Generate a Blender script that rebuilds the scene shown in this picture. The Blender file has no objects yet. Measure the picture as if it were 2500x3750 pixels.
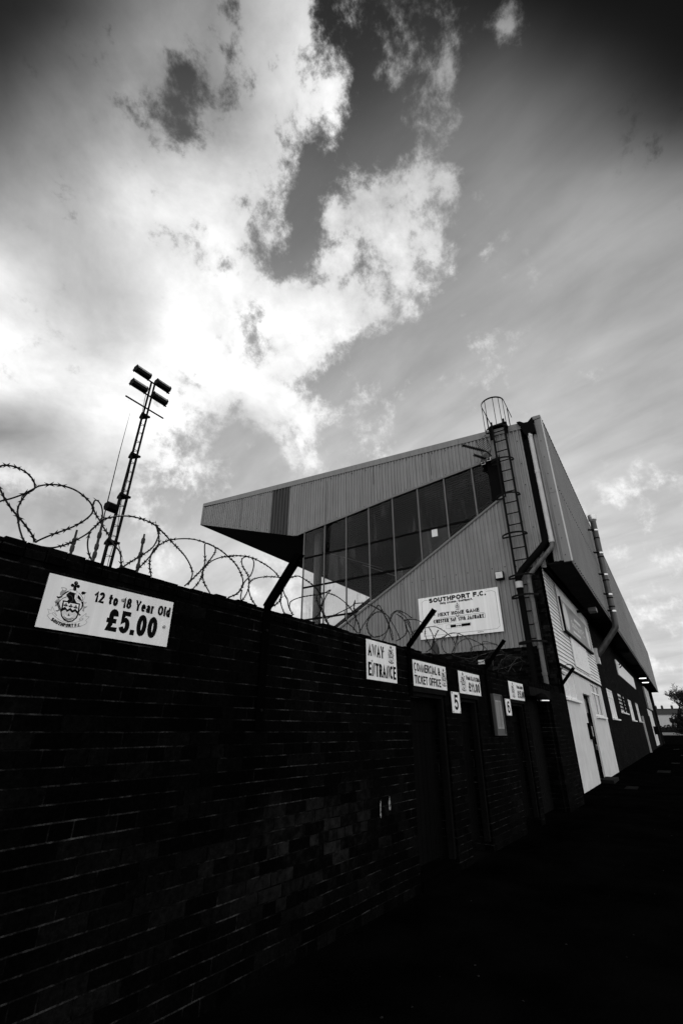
import bpy, bmesh, math, random
from mathutils import Vector, Matrix

random.seed(7)
scene = bpy.context.scene
C = scene.collection
R = math.radians

# ------------------------------------------------------------------ camera
YAW, PITCH, ROLL = 0.58945402, 0.44034440, 0.00293640
fwd = Vector((math.cos(PITCH)*math.cos(YAW), math.cos(PITCH)*math.sin(YAW), math.sin(PITCH)))
rgt = Vector((math.sin(YAW), -math.cos(YAW), 0)); up = rgt.cross(fwd)
r2 = math.cos(ROLL)*rgt + math.sin(ROLL)*up
u2 = -math.sin(ROLL)*rgt + math.cos(ROLL)*up
cam = bpy.data.cameras.new('camera'); co = bpy.data.objects.new('camera', cam); C.objects.link(co)
cam.sensor_fit = 'VERTICAL'; cam.sensor_height = 36; cam.lens = 1697.9/3750*36
cam.clip_start = 0.05; cam.clip_end = 3000
co.matrix_world = Matrix(((r2.x, u2.x, -fwd.x, 0), (r2.y, u2.y, -fwd.y, 0), (r2.z, u2.z, -fwd.z, 1.6), (0, 0, 0, 1)))
scene.camera = co

# ------------------------------------------------------------------ view, sun
scene.view_settings.view_transform = 'Standard'
scene.view_settings.look = 'None'
scene.view_settings.gamma = 1
scene.view_settings.exposure = 0
SUN_EL, SUN_AZ = R(39), R(67)          # behind the clouds over the ground, left of the stand
sl = bpy.data.lights.new('sun', 'SUN'); so = bpy.data.objects.new('sun', sl); C.objects.link(so)
sl.energy = 1.2; sl.angle = R(10); sl.color = (1, 0.985, 0.96)
sd = Vector((math.cos(SUN_EL)*math.cos(SUN_AZ), math.cos(SUN_EL)*math.sin(SUN_AZ), math.sin(SUN_EL)))
so.rotation_euler = sd.to_track_quat('Z', 'Y').to_euler()
so.location = (0, 30, 40)

# ------------------------------------------------------------------ node helper
class NT:
    def __init__(s, nt): s.nt = nt; s.nt.nodes.clear()
    def n(s, t, **kw):
        x = s.nt.nodes.new(t)
        for k, v in kw.items():
            if k.startswith('i_'): x.inputs[k[2:].replace('_', ' ')].default_value = v
            else: setattr(x, k, v)
        return x
    def l(s, a, b): s.nt.links.new(a, b)
    def math(s, op, a, b=None, c=None, clamp=False):
        x = s.nt.nodes.new('ShaderNodeMath'); x.operation = op; x.use_clamp = clamp
        for i, v in enumerate((a, b, c)):
            if v is None: continue
            if isinstance(v, (int, float)): x.inputs[i].default_value = v
            else: s.l(v, x.inputs[i])
        return x.outputs[0]
    def vec(s, op, a, b=None, out=0):
        x = s.nt.nodes.new('ShaderNodeVectorMath'); x.operation = op
        for i, v in enumerate((a, b)):
            if v is None: continue
            if isinstance(v, (tuple, list, Vector)): x.inputs[i].default_value = v
            else: s.l(v, x.inputs[i])
        return x.outputs[1] if op in ('DOT_PRODUCT', 'LENGTH') else x.outputs[0]
    def mixv(s, f, a, b):
        x = s.nt.nodes.new('ShaderNodeMix'); x.data_type = 'VECTOR'
        for v, k in ((f, 0), (a, 4), (b, 5)):
            if isinstance(v, (int, float)): x.inputs[k].default_value = v
            elif isinstance(v, (tuple, list)): x.inputs[k].default_value = v
            else: s.l(v, x.inputs[k])
        return x.outputs[1]
    def mixf(s, f, a, b):
        x = s.nt.nodes.new('ShaderNodeMix'); x.data_type = 'FLOAT'
        for v, k in ((f, 0), (a, 2), (b, 3)):
            if isinstance(v, (int, float)): x.inputs[k].default_value = v
            else: s.l(v, x.inputs[k])
        return x.outputs[0]
    def smooth(s, v, a, b, lo=0.0, hi=1.0, kind='SMOOTHSTEP'):
        x = s.nt.nodes.new('ShaderNodeMapRange'); x.interpolation_type = kind
        x.inputs[1].default_value = a; x.inputs[2].default_value = b
        x.inputs[3].default_value = lo; x.inputs[4].default_value = hi
        s.l(v, x.inputs[0]); return x.outputs[0]
    def noise(s, v, scale, detail=4, rough=.5, dist=0, out=0, lac=2.0):
        x = s.nt.nodes.new('ShaderNodeTexNoise')
        x.inputs['Scale'].default_value = scale; x.inputs['Detail'].default_value = detail
        x.inputs['Roughness'].default_value = rough; x.inputs['Distortion'].default_value = dist
        x.inputs['Lacunarity'].default_value = lac
        if v is not None: s.l(v, x.inputs['Vector'])
        return x.outputs[out]

# ------------------------------------------------------------------ sky (world)
# coarse world-space map of cloud cover / cloud brightness / clear-sky brightness over the part of the sky to the north-east,
# read in a tangent plane about a fixed direction (azimuth 35, elevation 38); fine structure comes from noise on a cloud layer.
SKY = [
[120,215,200,120,215,201,120,215,202,120,215,202,120,215,203,120,215,204,120,215,204,120,215,205,120,215,205,120,215,205,120,215,205,120,215,205,120,215,205,117,215,205,77,215,205,77,215,205,77,215,206,77,215,207,77,215,208,77,215,208,77,215,208,77,215,208,77,215,208,77,215,208,77,215,208,77,218,208,77,226,208,77,232,208,77,237,207,77,239,206,77,237,205,77,235,205],
[120,215,200,120,215,201,120,215,202,120,215,202,120,215,203,120,215,204,120,215,204,120,215,205,120,215,205,120,215,205,120,215,205,120,215,205,120,215,205,117,215,205,77,215,205,77,215,205,77,215,206,77,215,207,77,215,208,77,215,208,77,215,208,77,215,208,77,215,208,77,215,208,77,215,208,77,219,208,77,226,208,77,233,208,77,238,207,77,239,206,77,236,205,77,235,205],
[120,214,200,120,214,201,120,214,201,120,215,202,120,215,203,120,215,204,120,215,204,120,215,205,120,214,205,120,214,205,120,215,205,120,215,205,120,215,205,117,215,205,77,215,205,77,215,205,77,215,206,77,215,207,77,215,208,77,215,208,77,215,208,77,215,208,77,215,208,77,215,208,77,215,208,77,220,208,77,227,208,80,233,208,87,238,207,88,238,206,83,236,205,80,235,205],
[120,212,199,120,212,200,120,213,201,120,215,202,120,215,202,120,215,203,120,215,204,120,215,205,120,214,205,120,213,205,120,214,205,120,215,205,120,215,205,117,215,205,77,215,205,77,215,205,77,215,206,77,215,207,77,215,208,77,215,208,77,215,208,77,215,208,77,215,208,77,215,208,77,215,208,77,220,208,79,228,208,117,234,207,125,239,207,125,238,206,122,235,205,122,235,205],
[120,210,198,120,211,199,120,212,200,120,214,201,120,215,202,120,215,203,120,215,204,120,215,205,120,213,205,120,212,205,120,213,205,120,215,205,120,215,205,117,215,205,77,215,205,77,215,205,77,215,206,77,215,207,77,215,208,77,215,208,77,215,208,77,215,208,77,215,208,77,215,208,77,215,208,77,221,208,77,229,208,85,235,207,93,240,207,92,238,206,85,235,205,85,235,205],
[120,208,198,120,209,199,120,211,200,120,214,201,120,215,202,120,215,203,120,215,204,120,215,205,120,213,205,120,210,205,120,213,205,120,215,205,120,215,205,117,215,205,77,215,205,77,215,205,77,215,206,77,215,207,77,215,208,77,215,208,77,215,208,77,215,208,77,215,208,77,215,208,77,215,208,77,222,208,77,230,208,77,235,207,96,240,206,104,237,206,98,235,205,98,235,205],
[120,206,197,120,208,198,120,210,199,120,213,200,120,215,201,120,215,203,120,215,204,120,215,205,120,213,205,120,209,205,120,212,205,120,215,205,120,215,205,117,215,205,77,215,205,77,215,205,77,215,206,77,215,207,77,215,208,77,215,208,77,215,208,77,215,208,77,215,208,77,215,208,77,215,208,77,223,208,77,231,208,88,236,207,150,239,206,153,237,206,150,235,205,150,235,205],
[120,204,196,120,206,197,120,208,199,120,212,200,120,215,201,120,215,202,120,215,203,120,215,205,120,212,205,120,208,205,120,211,205,120,215,205,120,215,205,117,215,205,77,215,205,77,215,205,77,215,206,77,215,207,77,215,208,77,215,208,77,215,208,77,215,208,77,215,208,77,215,208,77,216,208,77,224,208,77,231,208,77,237,207,81,239,206,84,236,205,82,235,205,82,235,205],
[120,202,196,120,204,197,120,206,198,120,211,199,120,215,201,120,215,202,120,215,203,120,215,205,120,212,205,120,207,205,120,210,205,120,215,205,120,215,205,117,215,205,77,215,205,77,215,205,77,215,206,77,215,207,77,215,208,77,215,208,77,215,208,77,215,208,77,215,208,77,215,208,77,217,208,80,225,208,85,232,208,80,237,207,77,239,206,77,236,205,77,235,205,77,235,205],
[120,199,194,120,201,195,120,204,197,120,209,198,120,215,200,120,215,202,120,215,203,120,215,204,120,212,205,120,206,205,120,209,205,120,215,205,120,215,205,117,215,205,77,215,205,77,215,205,77,215,206,77,215,207,77,215,208,77,215,208,77,215,208,77,215,208,77,215,208,77,215,208,77,218,208,84,226,208,106,233,208,113,238,207,148,238,206,78,236,205,77,235,205,77,235,205],
[120,180,180,120,180,181,120,178,183,120,181,184,120,185,186,120,196,188,120,206,189,120,215,191,120,213,193,120,201,194,120,204,196,120,211,198,120,213,199,117,215,201,77,215,202,76,215,203,76,215,204,76,215,205,76,215,206,76,215,206,76,215,207,76,215,207,76,215,207,76,215,206,77,218,206,77,225,206,77,232,205,80,237,204,83,234,203,77,229,202,77,229,202,77,229,202],
[120,162,166,120,159,167,120,153,169,120,152,170,120,154,172,120,175,174,120,196,175,120,214,177,120,216,179,120,197,183,120,197,186,120,206,189,120,211,193,117,215,196,76,215,199,76,215,201,76,215,202,76,215,203,76,215,204,76,215,204,76,215,205,76,215,205,76,215,205,76,215,204,77,218,203,118,224,202,77,230,201,109,236,200,77,228,198,76,220,197,76,220,197,76,220,197],
[120,189,163,120,185,163,120,171,164,120,162,166,120,157,167,120,176,168,120,198,169,120,217,170,120,222,173,120,205,176,120,197,180,120,193,184,120,202,188,117,210,192,74,212,195,73,213,198,73,213,199,73,213,200,73,213,201,73,213,202,73,214,202,73,214,203,74,213,203,74,213,202,74,215,200,109,219,199,104,223,197,89,227,196,74,218,194,74,212,193,74,212,193,74,212,193],
[212,220,160,210,217,160,163,196,161,175,179,162,179,166,163,195,181,164,203,204,165,152,222,166,123,229,168,120,216,172,120,199,176,120,179,180,120,191,184,117,204,187,71,208,191,71,211,194,71,211,195,71,211,196,71,211,197,71,211,199,71,211,200,71,211,201,71,210,201,71,208,199,71,209,198,143,210,196,125,212,194,71,213,192,71,208,189,71,204,188,71,205,188,71,205,188],
[237,181,162,237,182,162,237,173,162,237,171,162,237,181,162,237,200,163,237,222,163,237,233,163,188,233,164,120,208,168,120,192,171,120,179,175,120,194,179,117,209,182,68,210,186,68,210,188,68,209,190,68,209,192,68,209,193,68,209,194,68,208,196,68,208,197,68,206,197,68,204,196,68,204,195,69,204,193,69,204,190,68,203,188,68,200,185,68,198,184,69,198,184,69,198,184],
[237,128,165,237,129,165,237,137,164,237,152,163,237,193,163,237,222,162,237,244,162,237,247,161,175,238,161,120,194,164,120,179,167,139,186,170,159,206,173,143,222,176,69,214,179,65,209,182,65,207,184,65,206,186,65,206,188,65,206,190,65,205,191,66,203,193,66,202,193,66,201,192,66,201,191,66,201,189,66,201,187,66,199,184,66,195,181,66,193,180,66,193,180,66,193,180],
[237,169,165,237,168,165,237,173,164,237,183,162,237,211,161,237,233,160,237,249,158,237,251,157,234,246,157,151,214,159,180,202,162,236,210,165,237,222,167,229,231,170,96,216,173,123,207,175,63,204,177,62,204,179,63,204,182,63,204,184,63,202,186,63,200,188,63,199,188,63,199,188,63,199,187,67,199,185,80,198,183,63,195,180,63,189,177,63,188,177,63,188,177,63,188,177],
[237,224,165,237,223,165,237,226,164,237,231,161,237,235,159,237,241,157,237,248,155,237,251,153,237,252,151,237,246,154,237,243,156,237,242,159,237,242,161,132,239,163,59,216,166,88,204,168,60,201,170,60,201,173,60,201,175,60,201,177,60,200,180,60,197,182,60,196,183,60,196,182,60,196,182,65,195,181,71,193,178,60,189,175,60,183,172,60,183,172,60,183,173,60,183,173],
[237,236,162,237,235,162,237,233,161,237,230,160,237,219,158,237,212,156,237,216,154,237,231,152,237,247,150,237,250,152,237,251,153,221,250,155,237,248,156,214,242,158,62,223,159,56,210,162,56,201,165,57,200,167,57,200,170,57,199,173,57,196,175,57,192,178,57,192,178,57,192,179,57,191,179,57,190,177,57,188,175,57,183,172,57,178,170,57,178,170,57,178,170,57,178,170],
[237,243,159,237,244,159,237,238,159,237,226,157,237,201,156,237,179,154,237,180,153,237,203,152,237,240,150,237,248,150,236,251,151,122,250,151,220,248,152,204,243,152,207,233,153,61,219,155,54,202,159,54,200,163,54,199,167,54,197,169,54,192,172,54,187,175,54,187,176,54,186,176,54,184,177,54,183,175,54,182,173,54,176,170,54,172,168,54,173,169,54,173,169,54,173,169],
[237,232,153,237,232,154,237,227,153,237,207,152,237,182,150,237,160,149,237,168,147,237,193,146,237,233,145,237,244,144,226,251,143,90,250,143,237,246,143,237,242,142,237,235,142,234,222,145,180,203,150,165,207,155,33,207,160,36,196,163,51,188,166,51,181,169,51,180,171,51,179,172,51,177,173,51,177,172,51,176,169,51,171,167,51,168,166,51,169,166,51,169,166,51,169,166],
[237,220,145,237,221,146,237,217,146,237,191,145,237,167,144,237,146,142,237,161,141,237,187,140,237,226,139,237,241,137,237,250,136,236,249,134,237,244,133,237,238,131,237,236,130,221,225,133,108,206,140,165,217,146,94,217,151,35,195,155,48,183,159,48,175,163,48,172,165,48,171,167,48,171,169,48,171,167,48,170,165,48,167,163,48,166,163,48,166,163,48,166,163,48,166,163],
[237,209,134,237,209,134,237,208,134,237,180,134,237,160,134,237,149,134,237,170,134,237,194,133,237,222,133,231,239,131,176,249,129,234,245,126,107,234,124,141,225,122,227,232,120,190,228,123,147,217,131,186,222,139,189,216,145,81,194,150,44,179,155,44,169,159,44,166,161,45,165,164,45,165,167,45,165,165,45,164,163,45,159,161,45,159,161,45,159,161,45,159,161,45,159,161],
[237,181,117,237,182,118,237,183,118,237,169,119,237,157,119,237,154,119,237,181,120,237,207,120,237,224,121,180,239,120,215,247,119,236,242,117,172,229,115,49,217,114,191,223,112,189,223,116,189,219,124,189,222,132,189,213,139,73,191,145,41,174,151,41,162,155,41,159,159,41,159,162,41,159,164,41,158,163,41,155,161,42,150,160,42,150,160,42,150,160,42,150,160,42,150,160],
[237,148,99,237,149,99,237,149,100,237,153,100,237,156,101,237,159,101,237,192,101,237,225,102,237,232,102,236,240,104,237,245,105,237,241,106,198,231,107,37,217,108,188,203,108,189,198,113,189,198,120,189,211,127,189,206,134,51,184,141,38,165,147,38,153,153,38,150,156,38,148,159,38,146,161,38,142,158,38,137,156,38,131,154,39,132,154,39,132,154,39,133,154,39,133,154],
[237,126,86,237,127,87,237,127,87,237,136,88,237,148,89,237,159,89,237,189,90,237,220,91,237,223,92,237,224,93,237,225,95,222,229,97,189,225,99,38,216,101,184,202,103,189,190,108,189,183,115,189,199,122,188,194,129,37,174,136,34,154,143,34,142,148,34,139,150,35,134,153,35,128,153,35,119,149,35,111,146,35,106,143,35,107,144,35,108,144,35,109,145,35,110,145],
[237,105,73,237,106,74,237,106,74,237,117,75,237,135,77,237,152,78,237,177,80,237,204,81,237,202,83,236,198,85,237,196,87,237,210,89,237,215,91,84,215,94,44,210,96,48,191,102,133,171,109,179,184,117,142,180,124,31,163,131,31,141,137,31,129,141,31,126,141,31,117,141,31,104,139,31,87,133,32,75,128,32,69,124,32,70,125,32,71,125,32,72,126,32,73,126],
[237,85,60,237,86,61,237,86,61,237,96,62,237,119,65,237,135,68,237,151,71,237,167,73,218,157,76,106,150,77,199,148,79,237,175,80,236,201,82,221,223,83,176,229,85,31,201,91,31,164,99,160,171,107,75,166,114,28,152,120,27,131,126,27,118,126,27,109,124,28,94,121,28,76,115,28,58,105,28,49,95,28,45,92,28,46,93,28,46,94,28,47,95,28,47,96],
[237,68,50,237,69,50,237,69,51,237,77,52,237,101,56,237,118,60,237,133,63,185,146,67,128,136,71,82,130,72,193,132,72,237,164,72,237,198,71,237,229,71,223,236,71,40,201,77,49,157,86,168,159,95,158,154,101,28,143,107,26,125,112,26,108,110,26,90,105,26,69,100,26,51,89,26,35,75,26,29,61,26,28,58,26,28,58,26,28,59,26,29,59,26,29,60],
[237,49,36,237,50,36,237,50,37,237,55,38,237,80,44,237,101,49,237,118,54,230,133,59,230,130,65,74,129,66,236,134,65,237,167,63,237,201,61,237,232,60,231,233,58,40,194,63,117,149,71,129,150,80,177,145,86,32,136,91,26,123,95,26,99,91,26,73,85,26,48,79,26,32,67,26,22,53,26,18,39,26,18,38,26,18,38,26,18,39,26,19,40,26,19,40],
[237,28,19,237,29,19,237,29,20,237,31,20,237,57,27,237,82,34,237,106,40,237,127,47,237,145,53,224,153,56,231,147,55,237,175,53,237,204,52,237,228,50,150,225,49,31,178,52,91,131,58,78,141,64,161,145,67,30,145,70,75,140,72,26,99,67,26,61,60,26,30,53,26,20,43,26,13,33,26,10,23,26,10,23,26,10,24,26,11,24,26,11,24,26,11,25],
[237,14,10,237,14,11,237,15,11,237,15,11,237,31,18,237,53,24,237,79,31,237,105,38,237,133,45,237,149,49,237,145,47,237,173,46,237,198,45,237,215,43,88,208,42,31,161,44,31,118,47,62,126,51,59,132,51,65,135,50,212,136,50,26,90,43,26,50,36,26,19,29,26,13,23,26,8,17,26,5,12,26,5,12,26,5,12,26,5,13,26,5,13,26,5,13],
[237,10,8,237,10,8,237,10,8,237,10,8,237,21,13,237,39,20,237,64,27,237,91,34,237,122,40,237,144,45,237,140,43,237,169,42,237,192,41,237,204,40,52,193,38,31,149,39,31,110,40,31,110,42,53,110,38,36,110,34,113,108,30,26,73,23,26,42,17,26,19,12,26,12,9,26,7,7,26,5,5,26,5,5,26,5,5,26,5,5,26,5,6,26,5,6],
[237,10,8,237,10,8,237,10,8,237,10,8,237,19,13,237,36,19,237,61,26,237,89,33,237,120,40,237,144,45,237,140,43,237,169,42,237,192,41,237,204,40,52,193,38,31,148,39,31,110,40,31,110,42,63,110,38,30,110,34,121,105,29,26,70,23,26,39,16,26,18,11,26,11,8,26,7,5,26,5,4,26,5,4,26,5,4,26,5,4,26,5,4,26,5,4],
]
def build_world():
    w = bpy.data.worlds.new('World'); scene.world = w; w.use_nodes = True
    T = NT(w.node_tree)
    out = T.n('ShaderNodeOutputWorld'); bg = T.n('ShaderNodeBackground')
    tc = T.n('ShaderNodeTexCoord'); d = tc.outputs['Generated']
    sky = T.n('ShaderNodeTexSky'); sky.sky_type = 'NISHITA'; sky.sun_disc = False
    sky.sun_elevation = SUN_EL; sky.sun_rotation = R(90) - SUN_AZ
    bw = T.n('ShaderNodeRGBToBW'); T.l(sky.outputs[0], bw.inputs[0])
    az, el = R(35), R(38)
    c = Vector((math.cos(el)*math.cos(az), math.cos(el)*math.sin(az), math.sin(el)))
    r = Vector((math.sin(az), -math.cos(az), 0)); u = r.cross(c)
    dc = T.vec('DOT_PRODUCT', d, c); dcm = T.math('MAXIMUM', dc, .12)
    # cloud-layer coordinates
    sp = T.n('ShaderNodeSeparateXYZ'); T.l(d, sp.inputs[0])
    hz = T.math('MAXIMUM', T.math('ADD', sp.outputs[2], .32), .05)
    cx = T.math('DIVIDE', sp.outputs[0], hz); cy = T.math('DIVIDE', sp.outputs[1], hz)
    cb = T.n('ShaderNodeCombineXYZ'); T.l(cx, cb.inputs[0]); T.l(cy, cb.inputs[1]); p = cb.outputs[0]
    # warp
    wn = T.noise(p, 2.6, 5, .55, 0, out=1)
    wv = T.vec('SUBTRACT', wn, (.5, .5, .5))
    gx = T.math('ADD', T.math('DIVIDE', T.vec('DOT_PRODUCT', d, r), dcm), T.math('MULTIPLY', T.vec('DOT_PRODUCT', wv, (1, 0, 0)), WARP))
    gy = T.math('ADD', T.math('DIVIDE', T.vec('DOT_PRODUCT', d, u), dcm), T.math('MULTIPLY', T.vec('DOT_PRODUCT', wv, (0, 1, 0)), WARP))
    X0, X1, Y0, Y1 = -.76, .90, -.74, .76
    NY = len(SKY); NX = len(SKY[0])//3
    fx = T.math('DIVIDE', T.math('SUBTRACT', gx, X0), X1-X0, clamp=True)
    fy = T.math('MULTIPLY', T.math('DIVIDE', T.math('SUBTRACT', gy, Y0), Y1-Y0, clamp=True), NY-1)
    val = None
    for j in range(NY):
        cr = T.n('ShaderNodeValToRGB'); ramp = cr.color_ramp; ramp.interpolation = 'LINEAR'
        T.l(fx, cr.inputs[0])
        while len(ramp.elements) < NX: ramp.elements.new(.5)
        for i in range(NX):
            ramp.elements[i].position = i/(NX-1)
        for i in range(NX):
            a, b, c_ = SKY[j][i*3:i*3+3]
            ramp.elements[i].color = (a/255, b/255, c_/255, 1)
        val = cr.outputs[0] if val is None else T.mixv(T.smooth(fy, j-1, j, kind='LINEAR'), val, cr.outputs[0])
    s3 = T.n('ShaderNodeSeparateXYZ'); T.l(val, s3.inputs[0])
    D, B, S = s3.outputs
    # fine cloud structure
    f1 = T.noise(d, 9.0, 12, .66, .15)
    f2 = T.noise(T.vec('ADD', p, (7.3, 2.1, 0)), 4.6, 10, .60, .3)
    f3 = T.noise(T.vec('ADD', d, (1.3, 9.1, 4.0)), 26.0, 9, .66, .1)
    mr = T.n('ShaderNodeMapping'); T.l(p, mr.inputs[0]); mr.inputs['Rotation'].default_value = (0, 0, R(104))
    mp = T.n('ShaderNodeMapping'); T.l(mr.outputs[0], mp.inputs[0]); mp.inputs['Scale'].default_value = (1.0, 3.2, 1)
    f4 = T.noise(mp.outputs[0], 3.6, 8, .55, .3)
    fd = T.math('ADD', T.math('MULTIPLY', T.math('SUBTRACT', f1, .5), 2.1), T.math('MULTIPLY', T.math('SUBTRACT', f3, .5), .9))
    dens = T.math('ADD', T.math('ADD', T.math('MULTIPLY', D, 1.0), .0), fd)
    mask = T.smooth(dens, .34, .80)
    # thin, back-lit cloud edges against thick grey middles
    grain = T.smooth(D, .78, .95, .30, .10)
    Bn = T.math('ADD', 1, T.math('ADD', T.math('MULTIPLY', T.math('SUBTRACT', f2, .5), .62), T.math('MULTIPLY', fd, grain)))
    Bn = T.math('MULTIPLY', B, Bn)
    Sn = T.math('MULTIPLY', S, T.math('ADD', 1, T.math('ADD', T.math('MULTIPLY', T.math('SUBTRACT', f4, .5), .30), T.math('MULTIPLY', T.math('SUBTRACT', f2, .5), .16))))
    lev = T.math('MAXIMUM', T.mixf(mask, Sn, Bn), .004)
    lin = T.math('MINIMUM', T.math('POWER', lev, 2.2), 1.0)
    # glow of the veiled sun through the cloud
    sdot = T.math('MAXIMUM', T.vec('DOT_PRODUCT', d, sd), 0)
    glow = T.math('MULTIPLY', T.math('POWER', sdot, 40), .10)
    lin = T.math('ADD', lin, T.math('MULTIPLY', glow, mask))
    # the rest of the sky: broken bright cloud, brighter over the street
    back = T.math('ADD', BACK, T.math('MULTIPLY', T.math('SUBTRACT', f2, .5), 1.2))
    m = T.smooth(dc, .22, .52)
    tot = T.mixf(m, back, lin)
    # a little of the blue-sky base, greyed like the photograph
    tot = T.math('ADD', T.math('MULTIPLY', tot, 10.0), T.math('MULTIPLY', bw.outputs[0], .05))
    T.l(tot, bg.inputs[0]); bg.inputs[1].default_value = .1
    T.l(bg.outputs[0], out.inputs[0])
    w.cycles.sampling_method = 'MANUAL'; w.cycles.sample_map_resolution = 1024
WARP, BACK = .045, 1.35
build_world()

# ------------------------------------------------------------------ materials
MATS = {}
def base_mat(name):
    m = bpy.data.materials.new(name); m.use_nodes = True
    T = NT(m.node_tree); o = T.n('ShaderNodeOutputMaterial'); b = T.n('ShaderNodeBsdfPrincipled')
    T.l(b.outputs[0], o.inputs[0]); MATS[name] = m
    return m, T, b, o
def g3(v): return (v, v, v, 1)
def setcol(T, b, fac, lo, hi):
    v = T.smooth(fac, .3, .7, lo, hi, 'LINEAR'); T.l(v, b.inputs['Base Color'])
def surf(name, col, rough=.6, var=.25, scale=6, metal=0, bump=0, bscale=40, spec=.3, streak=0):
    m, T, b, o = base_mat(name)
    tc = T.n('ShaderNodeTexCoord'); v = tc.outputs['Object']
    n1 = T.noise(v, scale, 6, .6)
    c = T.smooth(n1, .25, .75, col*(1-var), col*(1+var), 'LINEAR')
    if streak:
        mp = T.n('ShaderNodeMapping'); T.l(v, mp.inputs[0]); mp.inputs['Scale'].default_value = (1, 1, .045)
        n2 = T.noise(mp.outputs[0], 9, 5, .6)
        c = T.math('MULTIPLY', c, T.smooth(n2, .35, .65, 1-streak, 1+streak*.35))
    T.l(c, b.inputs['Base Color'])
    b.inputs['Metallic'].default_value = metal
    b.inputs['Specular IOR Level'].default_value = spec
    T.l(T.smooth(n1, .3, .7, max(rough-.1, .05), min(rough+.1, 1)), b.inputs['Roughness'])
    if bump:
        bn = T.n('ShaderNodeBump'); bn.inputs['Strength'].default_value = bump; bn.inputs['Distance'].default_value = .01
        T.l(T.noise(v, bscale, 5, .6), bn.inputs['Height']); T.l(bn.outputs[0], b.inputs['Normal'])
    return m
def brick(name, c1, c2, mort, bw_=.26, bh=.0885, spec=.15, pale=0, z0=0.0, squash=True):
    m, T, b, o = base_mat(name)
    tc = T.n('ShaderNodeTexCoord'); v = tc.outputs['Object']
    sp = T.n('ShaderNodeSeparateXYZ'); T.l(v, sp.inputs[0])
    wob = T.noise(v, 3.0, 3, .5, out=0)
    cb = T.n('ShaderNodeCombineXYZ')
    T.l(T.math('ADD', sp.outputs[0], sp.outputs[1]), cb.inputs[0])
    T.l(T.math('ADD', T.math('ADD', sp.outputs[2], z0), T.math('MULTIPLY', wob, .012)), cb.inputs[1])
    br = T.n('ShaderNodeTexBrick'); T.l(cb.outputs[0], br.inputs['Vector'])
    br.offset = .5; br.offset_frequency = 2
    br.squash = .5 if squash else 1; br.squash_frequency = 4
    br.inputs['Scale'].default_value = 1; br.inputs['Brick Width'].default_value = bw_
    br.inputs['Row Height'].default_value = bh; br.inputs['Mortar Size'].default_value = .0052
    br.inputs['Mortar Smooth'].default_value = .25; br.inputs['Bias'].default_value = 0
    br.inputs['Color1'].default_value = g3(0); br.inputs['Color2'].default_value = g3(1); br.inputs['Mortar'].default_value = g3(.5)
    n1 = T.noise(v, .9, 8, .75); n2 = T.noise(v, 14, 6, .6); n3 = T.noise(v, 5, 5, .7)
    cell = T.math('ADD', T.math('MULTIPLY', br.outputs[0], .75), T.math('MULTIPLY', n2, .4), clamp=True)
    colb = T.mixf(T.math('POWER', cell, 2.5), c1, c2)
    colb = T.math('MULTIPLY', colb, T.math('MULTIPLY', T.smooth(n1, .32, .68, .35, 1.6), T.smooth(T.noise(v, 34, 6, .7), .25, .75, .35, 1.7)))
    if pale:
        # patch of paler, salt-stained bricks near the first doorway
        dx = T.math('MULTIPLY', T.math('SUBTRACT', sp.outputs[0], 3.9), .75); dz = T.math('MULTIPLY', T.math('SUBTRACT', sp.outputs[2], .72), 2.3)
        rr = T.math('SQRT', T.math('ADD', T.math('MULTIPLY', dx, dx), T.math('MULTIPLY', dz, dz)))
        k = T.math('MULTIPLY', T.smooth(rr, .1, 1.25, 1, 0), T.smooth(n2, .25, .7, .25, 1.3))
        k = T.math('MULTIPLY', k, T.smooth(T.math('ADD', T.math('MULTIPLY', br.outputs[0], .5), T.math('MULTIPLY', n2, .6)), .35, .8))
        colb = T.math('ADD', colb, T.math('MULTIPLY', k, pale))
    bed = T.math('FRACT', T.math('DIVIDE', T.math('ADD', T.math('ADD', sp.outputs[2], z0), T.math('MULTIPLY', wob, .012)), bh))
    bed = T.math('ADD', T.smooth(bed, .90, .97), T.smooth(bed, .03, .10, 1, 0))
    colm = T.math('MULTIPLY', T.smooth(n3, .46, .68, mort*.10, mort), T.smooth(T.noise(v, 60, 3, .6), .3, .7, .6, 1.5))
    colm = T.math('MULTIPLY', colm, T.mixf(bed, .25, 1.2))  # raking light put into the colour: bed joints brightened, upright joints dimmed
    colm = T.math('MULTIPLY', colm, T.smooth(T.noise(T.vec('ADD', v, (3.1, 0, 8.4)), .8, 5, .6), .38, .62, .22, 1.0))
    col = T.mixf(br.outputs['Fac'], colb, colm)
    T.l(col, b.inputs['Base Color'])
    b.inputs['Roughness'].default_value = .85; b.inputs['Specular IOR Level'].default_value = spec
    bn = T.n('ShaderNodeBump'); bn.inputs['Strength'].default_value = .7; bn.inputs['Distance'].default_value = .008
    h = T.math('ADD', T.math('MULTIPLY', br.outputs['Fac'], -1), T.math('MULTIPLY', n2, .7))
    T.l(T.math('ADD', h, T.math('MULTIPLY', T.noise(v, 45, 4, .7), .8)), bn.inputs['Height']); T.l(bn.outputs[0], b.inputs['Normal'])
    return m
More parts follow.
